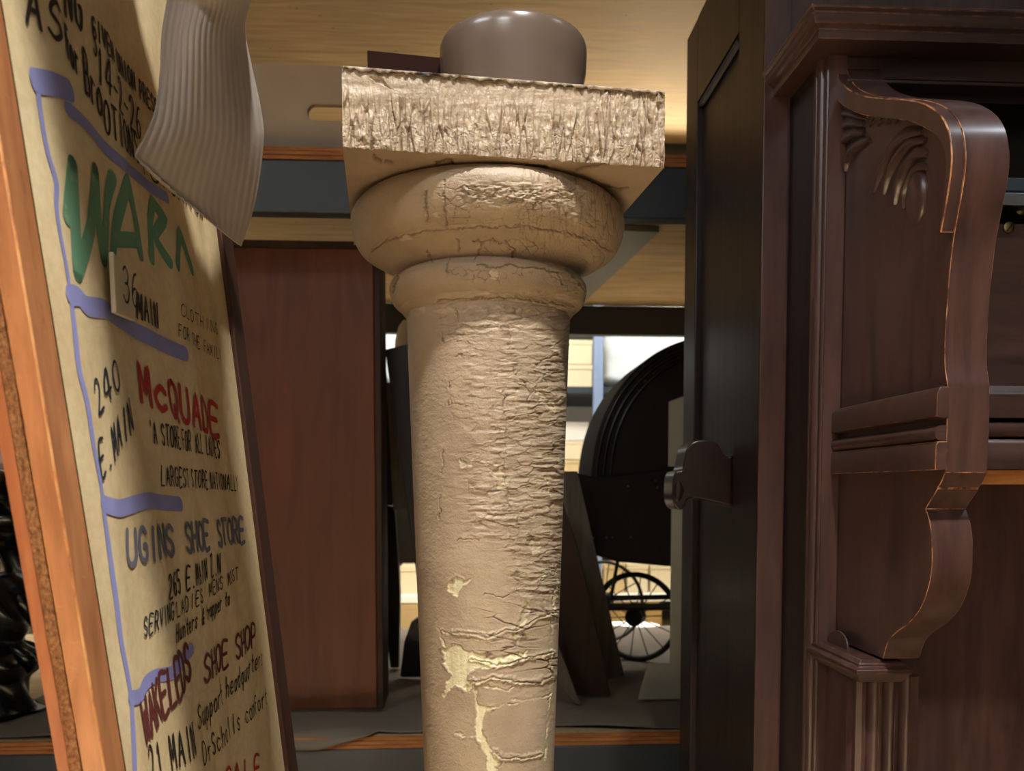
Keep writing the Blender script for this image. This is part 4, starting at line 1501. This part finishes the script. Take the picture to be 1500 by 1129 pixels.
# ------------------------------------------------------------------ far aisle: second rack with boxes
ry = 6.5
r2 = thing('far_storage_rack', (0, ry + .6, 0), 'pale blue-grey storage rack in the next aisle, seen through the gaps', 'storage rack')
lev = {'a': PY(850, 566, ry).z, 'b': PY(850, 872, ry).z, 'c': 0.07, 'd': PY(850, 700, ry).z}
for k, z in lev.items():
    MB().box(-5.2, 3.4, ry, ry + 1.1, z - 0.05, z).build('shelf', M['white_box'] if k in 'bd' else M['steel_dark'], r2)
for px in (875, 1240, 340, -120):
    x = PY(px, 560, ry).x
    MB().box(x - 0.037, x + 0.037, ry - 0.06, ry - 0.002, 0, E + 2.2).build('post', M['steel_blue'], r2, bevel=0.004)
# proto box with a lid
proto = thing('archive_box', (0, ry + 0.3, 0), '', 'box')
MB().box(-0.16, 0.16, ry + 0.14, ry + 0.46, 0, 0.20).build('box_body', M['cream_box'], proto, bevel=0.004)
MB().box(-0.165, 0.165, ry + 0.135, ry + 0.465, 0.201, 0.25).build('lid', M['cream_box'], proto, bevel=0.004)
rnd = random.Random(5)
spots = []


def stack(px0, px1, z, n, s=1.0, tag_='cream box'):
    pass


def put(px, z, sc, mat, label, group, szx=1.0, row=0, first=[True]):
    x = PY(px, 800, ry).x
    c_ = proto if first[0] else copy_tree(proto)
    first[0] = False
    c_.location = (x, ry + 0.3, z + 0.001)
    c_.scale = (sc * szx, sc, sc)
    c_['label'] = label
    c_['group'] = group
    for ch in c_.children:
        ch.data = ch.data.copy() if mat != 'cream_box' else ch.data
        ch.data.materials[0] = M[mat]
    return c_


gU = 'archive boxes on the middle shelf of the far rack'
gL = 'archive boxes on the lower shelf of the far rack'
gF = 'archive boxes at the foot of the far rack'
for i, px in enumerate((805, 845)):
    put(px, lev['d'], 0.60, 'tan_box' if i else 'cream_box', 'tan archive box on the far middle shelf, right of the column' if i else 'cream archive box on the far middle shelf, mostly behind the column', gU)
    put(px + 2, lev['d'] + 0.155, 0.60, 'cream_box', 'cream archive box, second layer on the far middle shelf, %s' % ('nearer the blue post' if i else 'nearer the column'), gU)
    put(px + 4, lev['d'] + 0.31, 0.60, 'white_box', 'pale cream box, third layer on the far middle shelf, %s' % ('nearer the blue post' if i else 'nearer the column'), gU)
for i, px in enumerate((800, 848)):
    put(px, lev['a'], 0.78, 'cream_box', 'cream box on the far top shelf %s' % ('beside the blue post' if i else 'just behind the column'), gU)
    put(px, lev['a'] + 0.2, 0.78, 'cream_box', 'cream box stacked second on the far top shelf, %s' % ('beside the blue post' if i else 'just behind the column'), gU)
for i, px in enumerate((872, 905, 940, 975)):
    put(px, lev['b'], 0.95, ['cream_box', 'tan_box', 'cream_box', 'cream_box'][i], ['cream', 'tan', 'cream', 'cream'][i] + ' box on the far lower shelf, ' + ['leftmost under the carriage', 'seen above the hub of the front wheel', 'seen above the front wheel, right of centre', 'rightmost under the carriage'][i], gL, 0.56)
for i, px in enumerate((870, 912, 958)):
    put(px, 0.266, 0.98, ['cream_box', 'tan_box', 'tan_box'][i], ['cream', 'tan', 'tan'][i] + ' box seen through the carriage wheel spokes, ' + ['left', 'middle', 'right'][i], gF, 0.66)
for i, px in enumerate((562, 600, 640)):
    put(px, 0.266, 0.98, ['tan_box', 'cream_box', 'tan_box'][i], ['tan box low in the gap beside the black post', 'cream box low in the gap left of the column', 'tan box low behind the column, left side'][i], gF, 0.6)
    put(px, lev['b'], 0.9, 'cream_box', ['cream box higher in the gap beside the black post', 'cream box higher in the gap left of the column', 'cream box higher behind the column, left side'][i], gL, 0.6)
for i, px in enumerate((40, 95)):
    put(px, lev['b'], 1.2, ['cream_box', 'tan_box'][i], ['cream box on the far rack at the left edge, behind the black stand', 'tan box on the far rack seen left of the sign frame'][i], gL, 0.7)
# support pallet for the lowest boxes
plb = MB()
plb.box(-4.0, 3.0, ry + 0.13, ry + 0.5, 0.0701, 0.265)
pb = tag(plb.build('low_platform', M['white_box'], None), 'long low white platform under the lowest boxes of the far rack', 'platform')


def lump(name, px0, px1, py0, py1, Y, dy, mat, label, cat, seed=1, amp=0.05):
    a, b_ = PY(px0, py1, Y), PY(px1, py0, Y)
    cx_, cz_ = (a.x + b_.x) / 2, (a.z + b_.z) / 2
    hx, hz = (b_.x - a.x) / 2, (b_.z - a.z) / 2
    m_ = MB()
    nu, nv = 40, 24
    vs, fs = [], []
    for j in range(nv + 1):
        t = math.pi * (j / nv)
        for i in range(nu):
            w_ = 2 * math.pi * i / nu
            sx, sy_, sz = math.sin(t) * math.cos(w_), math.sin(t) * math.sin(w_), math.cos(t)
            f = lambda q: math.copysign(abs(q) ** 0.35, q)
            k = 1 + amp * (float(fbm(np.array(w_ * 2.0), np.array(t * 3.0), seed)) - 0.5)
            vs.append((cx_ + hx * f(sx) * k, Y + dy / 2 + dy / 2 * f(sy_) * k, cz_ + hz * f(sz)))
    for j in range(nv):
        for i in range(nu):
            fs.append((j * nu + i, j * nu + (i + 1) % nu, (j + 1) * nu + (i + 1) % nu, (j + 1) * nu + i))
    m_.add(vs, fs)
    return tag(m_.build(name, mat, None, smooth=180), label, cat)


za = lev['a']
lump('wrapped_bundle', 888, 1070, 478, 565, ry + 0.2, 0.6, M['film'], 'white plastic-wrapped bundle on the far rack, right of the pale blue post', 'bundle', 3, 0.12)
lump('wrapped_bundle', 560, 640, 470, 566, ry + 0.2, 0.6, M['film'], 'white wrapped bundle on the far rack, seen in the slit left of the column', 'bundle', 4, 0.12)
lump('wrapped_bundle', 300, 420, 340, 566, ry + 0.2, 0.6, M['film'], 'white wrapped bundle on the far rack, seen between sign and red-brown board', 'bundle', 5, 0.1)
lump('wrapped_bundle', -60, 70, 470, 582, 5.9, 0.5, M['white_cloth'], 'white cloth bundle at the far left edge, upper of two', 'bundle', 6, 0.2)
lump('wrapped_bundle', -80, 90, 592, 690, 5.8, 0.5, M['sheet'], 'grey cloth bundle at the far left edge, lower of two', 'bundle', 8, 0.2)
b = MB().box(PY(-80, 700, 5.7).x, PY(130, 700, 5.7).x, 5.7, 6.4, PY(0, 715, 5.7).z, PY(0, 692, 5.7).z).build('wall_shelf_board', M['grey_paint'], None, bevel=0.005)
tag(b, 'grey shelf board at the far left edge, under the cloth bundles', 'board')
b = MB().box(PY(-80, 700, 6.3).x, PY(150, 700, 6.3).x, 6.3, 6.45, PY(0, 785, 6.3).z, PY(0, 752, 6.3).z).build('white_rail', M['white_box'], None, bevel=0.005)
tag(b, 'long white rail at the far left edge, behind the black stand', 'rail')
lump('dust_sheet', 868, 1010, 934, 1061, 5.0, 0.8, M['white_cloth'], 'white dust sheet seen through the lower spokes of the carriage wheel', 'dust sheet', 9, 0.1)

# ------------------------------------------------------------------ room shell
structure(MB().box(-6, 6, -3.5, 9, -0.05, 0).build('floor', M['concrete'], None))
structure(MB().box(-6, 6, 8.95, 9, 0, 4.6).build('wall_back', M['wall'], None))
structure(MB().box(-6, 6, -3.5, 9, 4.6, 4.65).build('ceiling', M['wall'], None))
structure(MB().box(-6.05, -6, -3.5, 9, 0, 4.6).build('wall_left', M['wall'], None))
structure(MB().box(6, 6.05, -3.5, 9, 0, 4.6).build('wall_right', M['wall'], None))
structure(MB().box(-6, 6, -3.55, -3.5, 0, 4.6).build('wall_front', M['white_wall'], None))

# ------------------------------------------------------------------ dark mahogany cabinet at the right
XS, XL, XR = 0.489, 0.567, 0.619
cab = thing('mahogany_cabinet', (0.9, 1.5, 0.0), 'tall dark mahogany cabinet with a carved scroll bracket and fluted pilaster, filling the right side', 'cabinet')
ZT = E + 1.0
YS = 1.37
# side slab, recessed panel above
xf = 1.86
fr = MB()
for box in ((YS, YS + 0.13, 0, ZT), (xf - 0.09, xf, 0, ZT)):
    fr.box(XS, XS + 0.03, box[0], box[1], box[2], box[3])
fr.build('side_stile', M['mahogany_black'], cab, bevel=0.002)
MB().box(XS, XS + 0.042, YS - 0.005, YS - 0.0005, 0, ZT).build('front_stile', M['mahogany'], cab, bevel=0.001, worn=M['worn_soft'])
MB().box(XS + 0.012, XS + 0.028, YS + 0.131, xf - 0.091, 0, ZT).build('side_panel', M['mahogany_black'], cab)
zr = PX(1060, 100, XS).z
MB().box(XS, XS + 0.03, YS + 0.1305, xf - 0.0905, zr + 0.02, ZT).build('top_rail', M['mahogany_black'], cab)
MB().tube([(XS + 0.008, YS + 0.14, zr + 0.012), (XS + 0.008, xf - 0.10, zr + 0.012)], 0.008, 8).build('panel_moulding', M['mahogany_black'], cab)
# front wall of the carcass at YS and side wall towards the bracket
MB().box(XS + 0.0305, 1.4, YS, YS + 0.02, 0, ZT).build('front_panel', M['mahogany'], cab)
MB().box(0.5345, 0.555, 1.275, YS - .0005, 0, E + 0.655).build('side_board', M['mahogany_black'], cab, bevel=0.001)
MB().box(XS, 1.4, YS + 0.021, xf, 0, 0.05).build('bottom', M['mahogany_black'], cab)
MB().box(XS + 0.03, 1.4, xf - 0.02, xf, 0.05, ZT).build('back_board', M['mahogany_black'], cab)
# reeded corner moulding
cm = MB()
for i, (yy, rr) in enumerate(((1.266, 0.006), (1.252, 0.0085), (1.237, 0.005))):
    cm.tube([(0.537 + 0.002 * i, yy, 0.0), (0.537 + 0.002 * i, yy, E + 0.652)], rr, 12)
cm.box(0.539, 0.566, 1.230, 1.274, 0.0, E + 0.652)
cm.build('reeded_corner', M['mahogany'], cab, smooth=50)

# bracket profile from its right edge
edge_a = [(1285, 62), (1287, 90), (1294, 113), (1308, 130), (1335, 141), (1370, 145), (1405, 147), (1435, 153), (1458, 167), (1472, 187), (1478, 212), (1479, 242), (1474, 278), (1466, 318), (1459, 355), (1453, 405), (1449, 455), (1446, 500), (1446, 535), (1450, 563)]
edge_b = [(1450, 566), (1449, 625), (1446, 690)]
edge_c = [(1446, 692), (1440, 706), (1434, 714)]
edge_d = [(1434, 716), (1415, 745)]
edge_e = [(1415, 745), (1421, 762), (1425, 790), (1425, 828), (1420, 858), (1407, 890), (1388, 912), (1368, 926), (1355, 940), (1347, 964)]
prof = []
for e_, n_ in ((edge_a, 90), (edge_b, 8), (edge_c, 8), (edge_d, 4), (edge_e, 50)):
    pts = [(PX(x, y, XR).y, PX(x, y, XR).z) for x, y in e_]
    prof += [tuple(p) for p in (smooth_prof(pts, n_) if len(pts) > 2 else pts)]
# drop the duplicates
pp = [prof[0]]
for p in prof[1:]:
    if math.hypot(p[0] - pp[-1][0], p[1] - pp[-1][1]) > 0.0012:
        pp.append(p)
prof = pp
zlo = prof[-1][1]
poly = [(1.30, prof[0][1])] + prof + [(1.30, zlo)]
brk = MB().prism(poly, 'x', XL, XR).build('scroll_bracket', M['mahogany'], cab, bevel=0.0021, seg=2, smooth=35, worn=M['worn'])
# cheek band standing proud along the upper scroll
zc = PX(1458, 350, XR).z
up = [p for p in prof if p[1] > zc]
inner = []
ztop_ = up[0][1]
for k, p in enumerate(up[::-1]):
    t = k / (len(up) - 1)
    inset = 0.004 + 0.020 * min(1, t * 2.2)
    # inset along the local normal, pointing back and down
    i0 = len(up) - 1 - k
    a_, b_ = up[max(0, i0 - 1)], up[min(len(up) - 1, i0 + 1)]
    tx, tz = b_[0] - a_[0], b_[1] - a_[1]
    ln_ = math.hypot(tx, tz) + 1e-9
    nx, nz = -tz / ln_, tx / ln_
    inner.append((p[0] + nx * inset, p[1] + nz * inset) if (nx > 0 or nz < 0) else (p[0] - nx * inset, p[1] - nz * inset))
fro = [(p[0] + 0.0012, p[1]) for p in up]
mbk = MB()
nn = len(up)
inn = inner[::-1]
vs = [(0.551, p[0], p[1]) for p in fro] + [(0.551, p[0], p[1]) for p in inn] + [(XL + .0005, p[0], p[1]) for p in fro] + [(XL + .0005, p[0], p[1]) for p in inn]
fs = []
for k in range(nn - 1):
    fs += [(k, k + 1, nn + k + 1, nn + k), (2 * nn + k, 3 * nn + k, 3 * nn + k + 1, 2 * nn + k + 1), (k, 2 * nn + k, 2 * nn + k + 1, k + 1), (nn + k, nn + k + 1, 3 * nn + k + 1, 3 * nn + k)]
fs += [(0, nn, 3 * nn, 2 * nn), (nn - 1, 3 * nn - 1, 4 * nn - 1, 2 * nn - 1)]
mbk.add(vs, fs).build('scroll_cheek', M['mahogany'], cab, bevel=0.0016, seg=2, smooth=35, worn=M['worn'])

# carved leaf relief on the side face
leaf = MB()


def ridge(pts, wid, hgt=0.008, taper=0.15):
    P_ = [PX(x, y, XL) for x, y in [tuple(p) for p in smooth_prof(pts, 26)]]
    n_ = len(P_)
    rr = [wid * (taper + (1 - taper) * math.sin(math.pi * min(1, (i + 1) / n_ * 0.93))) for i in range(n_)]
    vs, fs = [], []
    K = 9
    for i, p in enumerate(P_):
        t = (P_[min(i + 1, n_ - 1)] - P_[max(i - 1, 0)]).normalized()
        nn_ = Vector((0, -t.z, t.y))
        for k in range(K):
            s_ = -1 + 2 * k / (K - 1)
            lift = hgt * min(1, rr[i] / wid + 0.2) * (1 - abs(s_ - 0.45) ** 1.5 / 1.75) if 0 < k < K - 1 else -0.0005
            q = p + nn_ * s_ * rr[i]
            vs.append((XL - lift, q.y, q.z))
    for i in range(n_ - 1):
        for k in range(K):
            fs.append((i * K + k, i * K + (k + 1) % K, (i + 1) * K + (k + 1) % K, (i + 1) * K + k))
    fs.append(tuple(range(K)))
    fs.append(tuple(range((n_ - 1) * K, n_ * K)))
    leaf.add(vs, fs)


for pts, w in (([(1229, 172), (1238, 163), (1252, 163), (1272, 172)], 0.0105), ([(1228, 198), (1236, 184), (1250, 177), (1270, 182)], 0.0115),
               ([(1230, 226), (1236, 206), (1250, 194), (1268, 194)], 0.012), ([(1239, 252), (1243, 232), (1254, 214), (1274, 204)], 0.011),
               ([(1280, 282), (1290, 252), (1308, 216), (1330, 196), (1354, 192)], 0.012), ([(1296, 285), (1304, 254), (1318, 226), (1336, 208), (1358, 206)], 0.010),
               ([(1312, 300), (1318, 268), (1330, 240), (1345, 224), (1360, 226)], 0.0115), ([(1326, 306), (1328, 280), (1337, 258), (1348, 244), (1360, 246)], 0.008)):
    ridge(pts, w, 0.009)
for k in range(5):
    ridge([(1262 + 12 * k, 187 - k), (1264 + 12 * k, 182 - k), (1267 + 12 * k, 178 - k), (1270 + 12 * k, 176 - k)], 0.004, 0.003)
p = PX(1345, 288, XL)
leaf.ball((XL, p.y, p.z), 0.011, 0.022, 0.034, 24, 14)
p = PX(1357, 300, XL)
leaf.build('carved_leaf', M['mahogany'], cab, smooth=60)

# band moulding along the side and across the front


def zy(px, py, X):
    q = PX(px, py, X)
    return q.y, q.z


xb_ = 0.553
yb0, zb0 = zy(1373, 566, xb_)
rows_ = [(566, 578), (578, 610), (648, 688)]
z_ = lambda py: PX(1373, py, xb_).z
yend = 1.262
bm1 = MB()
bm1.prism([(xb_ + .004, z_(566)), (xb_, z_(576)), (xb_, z_(609)), (xb_ + .006, z_(612)), (XL + .001, z_(612)), (XL + .001, z_(566))], 'y', yb0, yend)
bm1.build('band_moulding', M['mahogany_y'], cab, bevel=0.001, worn=M['worn_soft'])
bm2 = MB()
zc_, rr_ = (z_(622) + z_(645)) / 2, (z_(622) - z_(645)) / 2
bm2.prism([(XL, zc_ - rr_)] + [(xb_ + .008 - rr_ * 0.9 * math.cos(w_), zc_ + rr_ * math.sin(w_)) for w_ in [(-0.5 + k / 10) * math.pi for k in range(11)]] + [(XL, zc_ + rr_)], 'y', yb0 + .002, yend)
bm2.build('band_moulding', M['mahogany_y'], cab, smooth=50)
MB().prism([(xb_ + .003, z_(646)), (xb_, z_(652)), (xb_, z_(688)), (XL + .001, z_(688)), (XL + .001, z_(646))], 'y', yb0, yend).build('band_moulding', M['mahogany_y'], cab, bevel=0.001, worn=M['worn'])
# the same band on the front, right of the bracket
yfb = 1.02
zf = lambda py: PY(1475, py, yfb).z
MB().prism([(yfb + .012, zf(563)), (yfb, zf(577)), (yfb, zf(612)), (yfb + .05, zf(612)), (yfb + .05, zf(563))], 'x', XR, 1.4).build('front_band', M['mahogany_y'], cab, bevel=0.001)
zc_, rr_ = (zf(616) + zf(640)) / 2, (zf(616) - zf(640)) / 2
MB().prism([(yfb + .05, zc_ - rr_)] + [(yfb + .010 - rr_ * 0.9 * math.cos(w_), zc_ + rr_ * math.sin(w_)) for w_ in [(-0.5 + k / 10) * math.pi for k in range(11)]] + [(yfb + .05, zc_ + rr_)], 'x', XR, 1.4).build('front_band', M['mahogany_y'], cab, smooth=50)
MB().prism([(yfb + .004, zf(643)), (yfb, zf(649)), (yfb, zf(687)), (yfb + .05, zf(687)), (yfb + .05, zf(643))], 'x', XR, 1.4).build('front_band', M['mahogany_y'], cab, bevel=0.001)
MB().box(XR, 1.4, yfb + .012, yfb + .2, zf(709), zf(688)).build('raw_edge', M['raw_orange'], cab, label='raw orange pine edge under the front band')
# recess panels right of the bracket
MB().box(XR, 1.4, 1.085, 1.10, zf(562), zf(302)).build('upper_panel', M['mahogany_y'], cab, bevel=0.001)
p = PY(1478, 333, 1.083)
scr = MB().tube([(p.x, 1.0845, p.z), (p.x, 1.082, p.z), (p.x, 1.0805, p.z)], [0.0075, 0.0075, 0.005], 16).build('screw', M['brass'], cab, label='round slotted brass screw')
sl = MB().slab([(p.x - .005, 1.0800, p.z - .005), (p.x - .0038, 1.0800, p.z - .006), (p.x + .005, 1.0800, p.z + .005), (p.x + .0038, 1.0800, p.z + .006)], (0, 0.0015, 0)).build('slot', M['black_wood'], scr, smooth=0)
p = PY(1497, 306, 1.083)
MB().tube([(p.x, 1.084, p.z), (p.x, 1.080, p.z)], [0.0075, 0.005], 16).build('screw', M['brass'], cab)
MB().box(XR, 1.4, 1.06, 1.20, PY(1480, 300, 1.06).z, PY(1480, 282, 1.06).z).build('metal_rail', M['bright_metal'], cab, bevel=0.001, label='bright steel rail')
MB().box(XR, 1.4, 1.09, 1.20, PY(1480, 279, 1.09).z, PY(1480, 260, 1.09).z).build('metal_rail', M['steel_dark'], cab, bevel=0.001)
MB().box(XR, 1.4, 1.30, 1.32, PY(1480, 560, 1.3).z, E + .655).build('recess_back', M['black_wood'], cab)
MB().box(XR, 1.4, 1.222, 1.24, 0.0, zf(709) - 0.0005).build('lower_panel', M['mahogany'], cab)
# frieze and cornice
yc, xc = 1.17, 0.4855
zc0, zc1 = PY(1185, 45, yc).z, PY(1185, 4, yc).z
h_ = zc1 - zc0
cprof = [(0, 0), (0, h_ * .35), (-0.008, h_ * .45), (-0.012, h_ * .62), (-0.012, h_ * .80), (-0.018, h_ * .9), (-0.018, h_)]


def cornice_ring(dx, z):
    return [(xc + .018 + dx, YS - .001, z), (xc + .018 + dx, yc + .018 + dx, z), (1.4, yc + .018 + dx, z), (1.4, YS - .001, z)]


cmb = MB()
vs = []
for dx, dz in cprof:
    vs += cornice_ring(dx, zc0 + dz)
fs = []
for j in range(len(cprof) - 1):
    for k in range(4):
        fs.append((j * 4 + k, j * 4 + (k + 1) % 4, (j + 1) * 4 + (k + 1) % 4, (j + 1) * 4 + k))
fs += [(0, 1, 2, 3), tuple(len(cprof) * 4 - 4 + k for k in range(4))]
cmb.add(vs, fs).build('cornice', M['mahogany_y'], cab, bevel=0.0012, worn=M['worn_soft'])
MB().box(0.56, 1.4, 1.235, 1.25, PY(1400, 118, 1.235).z, zc0 - .0005).build('frieze', M['mahogany_y'], cab)
MB().box(0.56, 1.4, 1.215, 1.255, PY(1400, 124, 1.215).z, PY(1400, 118, 1.215).z - 0.0005).build('frieze_bead', M['mahogany_y'], cab, bevel=0.002)
MB().box(0.57, 1.4, 1.24, 1.30, PY(1400, 150, 1.24).z, PY(1400, 126, 1.24).z).build('frieze', M['mahogany_black'], cab)
# pilaster under the bracket
zk0, zk1 = PY(1300, 1001, 1.085).z, PY(1300, 968, 1.085).z
hk = zk1 - zk0
cc = MB()
vs = []
for dx, dz in ((0.010, 0), (0.0, hk * .45), (0.0, hk * .62), (0.006, hk * .72), (0.006, hk * .85), (0.012, hk)):
    vs += [(0.529 + dx, 1.083 + dx, zk0 + dz), (0.608 - dx, 1.083 + dx, zk0 + dz), (0.608 - dx, 1.25, zk0 + dz), (0.529 + dx, 1.25, zk0 + dz)]
fs = [(0, 1, 2, 3), (20, 21, 22, 23)]
for j in range(5):
    for k in range(4):
        fs.append((j * 4 + k, j * 4 + (k + 1) % 4, (j + 1) * 4 + (k + 1) % 4, (j + 1) * 4 + k))
cc.add(vs, fs).build('pilaster_cap', M['mahogany_y'], cab, bevel=0.001, worn=M['worn_soft'])
# fluted shaft: near face profile in plan, extruded downwards
plan = [(0.545, 1.215), (0.545, 1.125)]
xa_, xb2 = 0.548, 0.643
plan = [(0.548, 1.215), (0.548, 1.15), (0.553, 1.142), (0.553, 1.133), (0.560, 1.128)]
nfl = 3
wf = (xb2 - 0.006 - 0.566) / nfl
x = 0.566
for k in range(nfl):
    plan.append((x, 1.128))
    for i in range(1, 8):
        w_ = math.pi * i / 8
        plan.append((x + wf * 0.78 * (1 - math.cos(w_)) / 2, 1.128 + 0.007 * math.sin(w_)))
    plan.append((x + wf * 0.78, 1.128))
    x += wf
plan += [(xb2, 1.128), (xb2, 1.215)]
MB().prism(plan, 'z', 0.0, zk0 - 0.0005).build('fluted_pilaster', M['mahogany'], cab, smooth=35, bevel=0.0006, worn=M['worn_soft'])
# side panel behind the pilaster with a small arched recess rim
MB().box(0.556, XR - .0005, 1.2155, 1.32, 0.0, zlo - .0005).build('side_panel', M['mahogany'], cab)
arch = []
for k in range(13):
    w_ = math.pi * k / 12
    q = PX(1224 + 17 * math.cos(w_), 950 - 27 * math.sin(w_), 0.553)
    arch.append((q.y, q.z))
arch = [(arch[0][0], 0.3)] + arch + [(arch[-1][0], 0.3)]
arch = [(min(y_, 1.229), z2) if y_ < 1.2155 else (y_, z2) for y_, z2 in arch]
MB().prism(arch, 'x', 0.553, 0.556).build('arched_panel', M['mahogany'], cab, bevel=0.001)
# carved scroll projecting from the side
yk = 1.52
sil = [(985, 716), (986, 700), (991, 690), (999, 688), (1003, 672), (1007, 655), (1018, 646), (1036, 644), (1052, 650), (1058, 660), (1066, 669), (1082, 664), (1095, 668), (1102, 684), (1104, 712), (1099, 736), (1089, 747), (1074, 742), (1050, 736), (1022, 730), (1008, 731), (1003, 742), (996, 747), (989, 742), (985, 730)]
sp_ = [tuple(p) for p in smooth_prof(sil + sil[:1], 90)][:-1]
knob = MB().prism([(PY(x_, y_, yk).x, PY(x_, y_, yk).z) for x_, y_ in sp_], 'y', yk, yk + 0.07).build('carved_scroll', M['iron_black'] if False else M['mahogany_black'], cab, bevel=0.006, seg=3, smooth=50)
M['gloss_dark'] = plain('glossy dark brown varnish', srgb(40, 24, 20), 0.3, bumps=0.25, bscale=30, coat=0.4)
knob.data.materials[0] = M['gloss_dark']
q0, q1 = PY(1089, 672, yk - .004), PY(1089, 741, yk - .004)
MB().tube([(q0.x, yk + .012, q0.z), (q0.x, yk + .006, q0.z - .01), (q0.x, yk + .002, (q0.z + q1.z) / 2), (q0.x, yk + .006, q1.z + .01), (q0.x, yk + .012, q1.z)], [0.006, 0.014, 0.017, 0.014, 0.006], 16).build('scroll_roll', M['gloss_dark'], knob, smooth=60)
q0, q1 = PY(994, 694, yk), PY(994, 744, yk)
MB().tube([(q0.x, yk + .01, q0.z), (q0.x, yk + .004, (q0.z + q1.z) / 2), (q0.x, yk + .01, q1.z)], [0.005, 0.012, 0.005], 14).build('scroll_roll', M['gloss_dark'], knob, smooth=60)
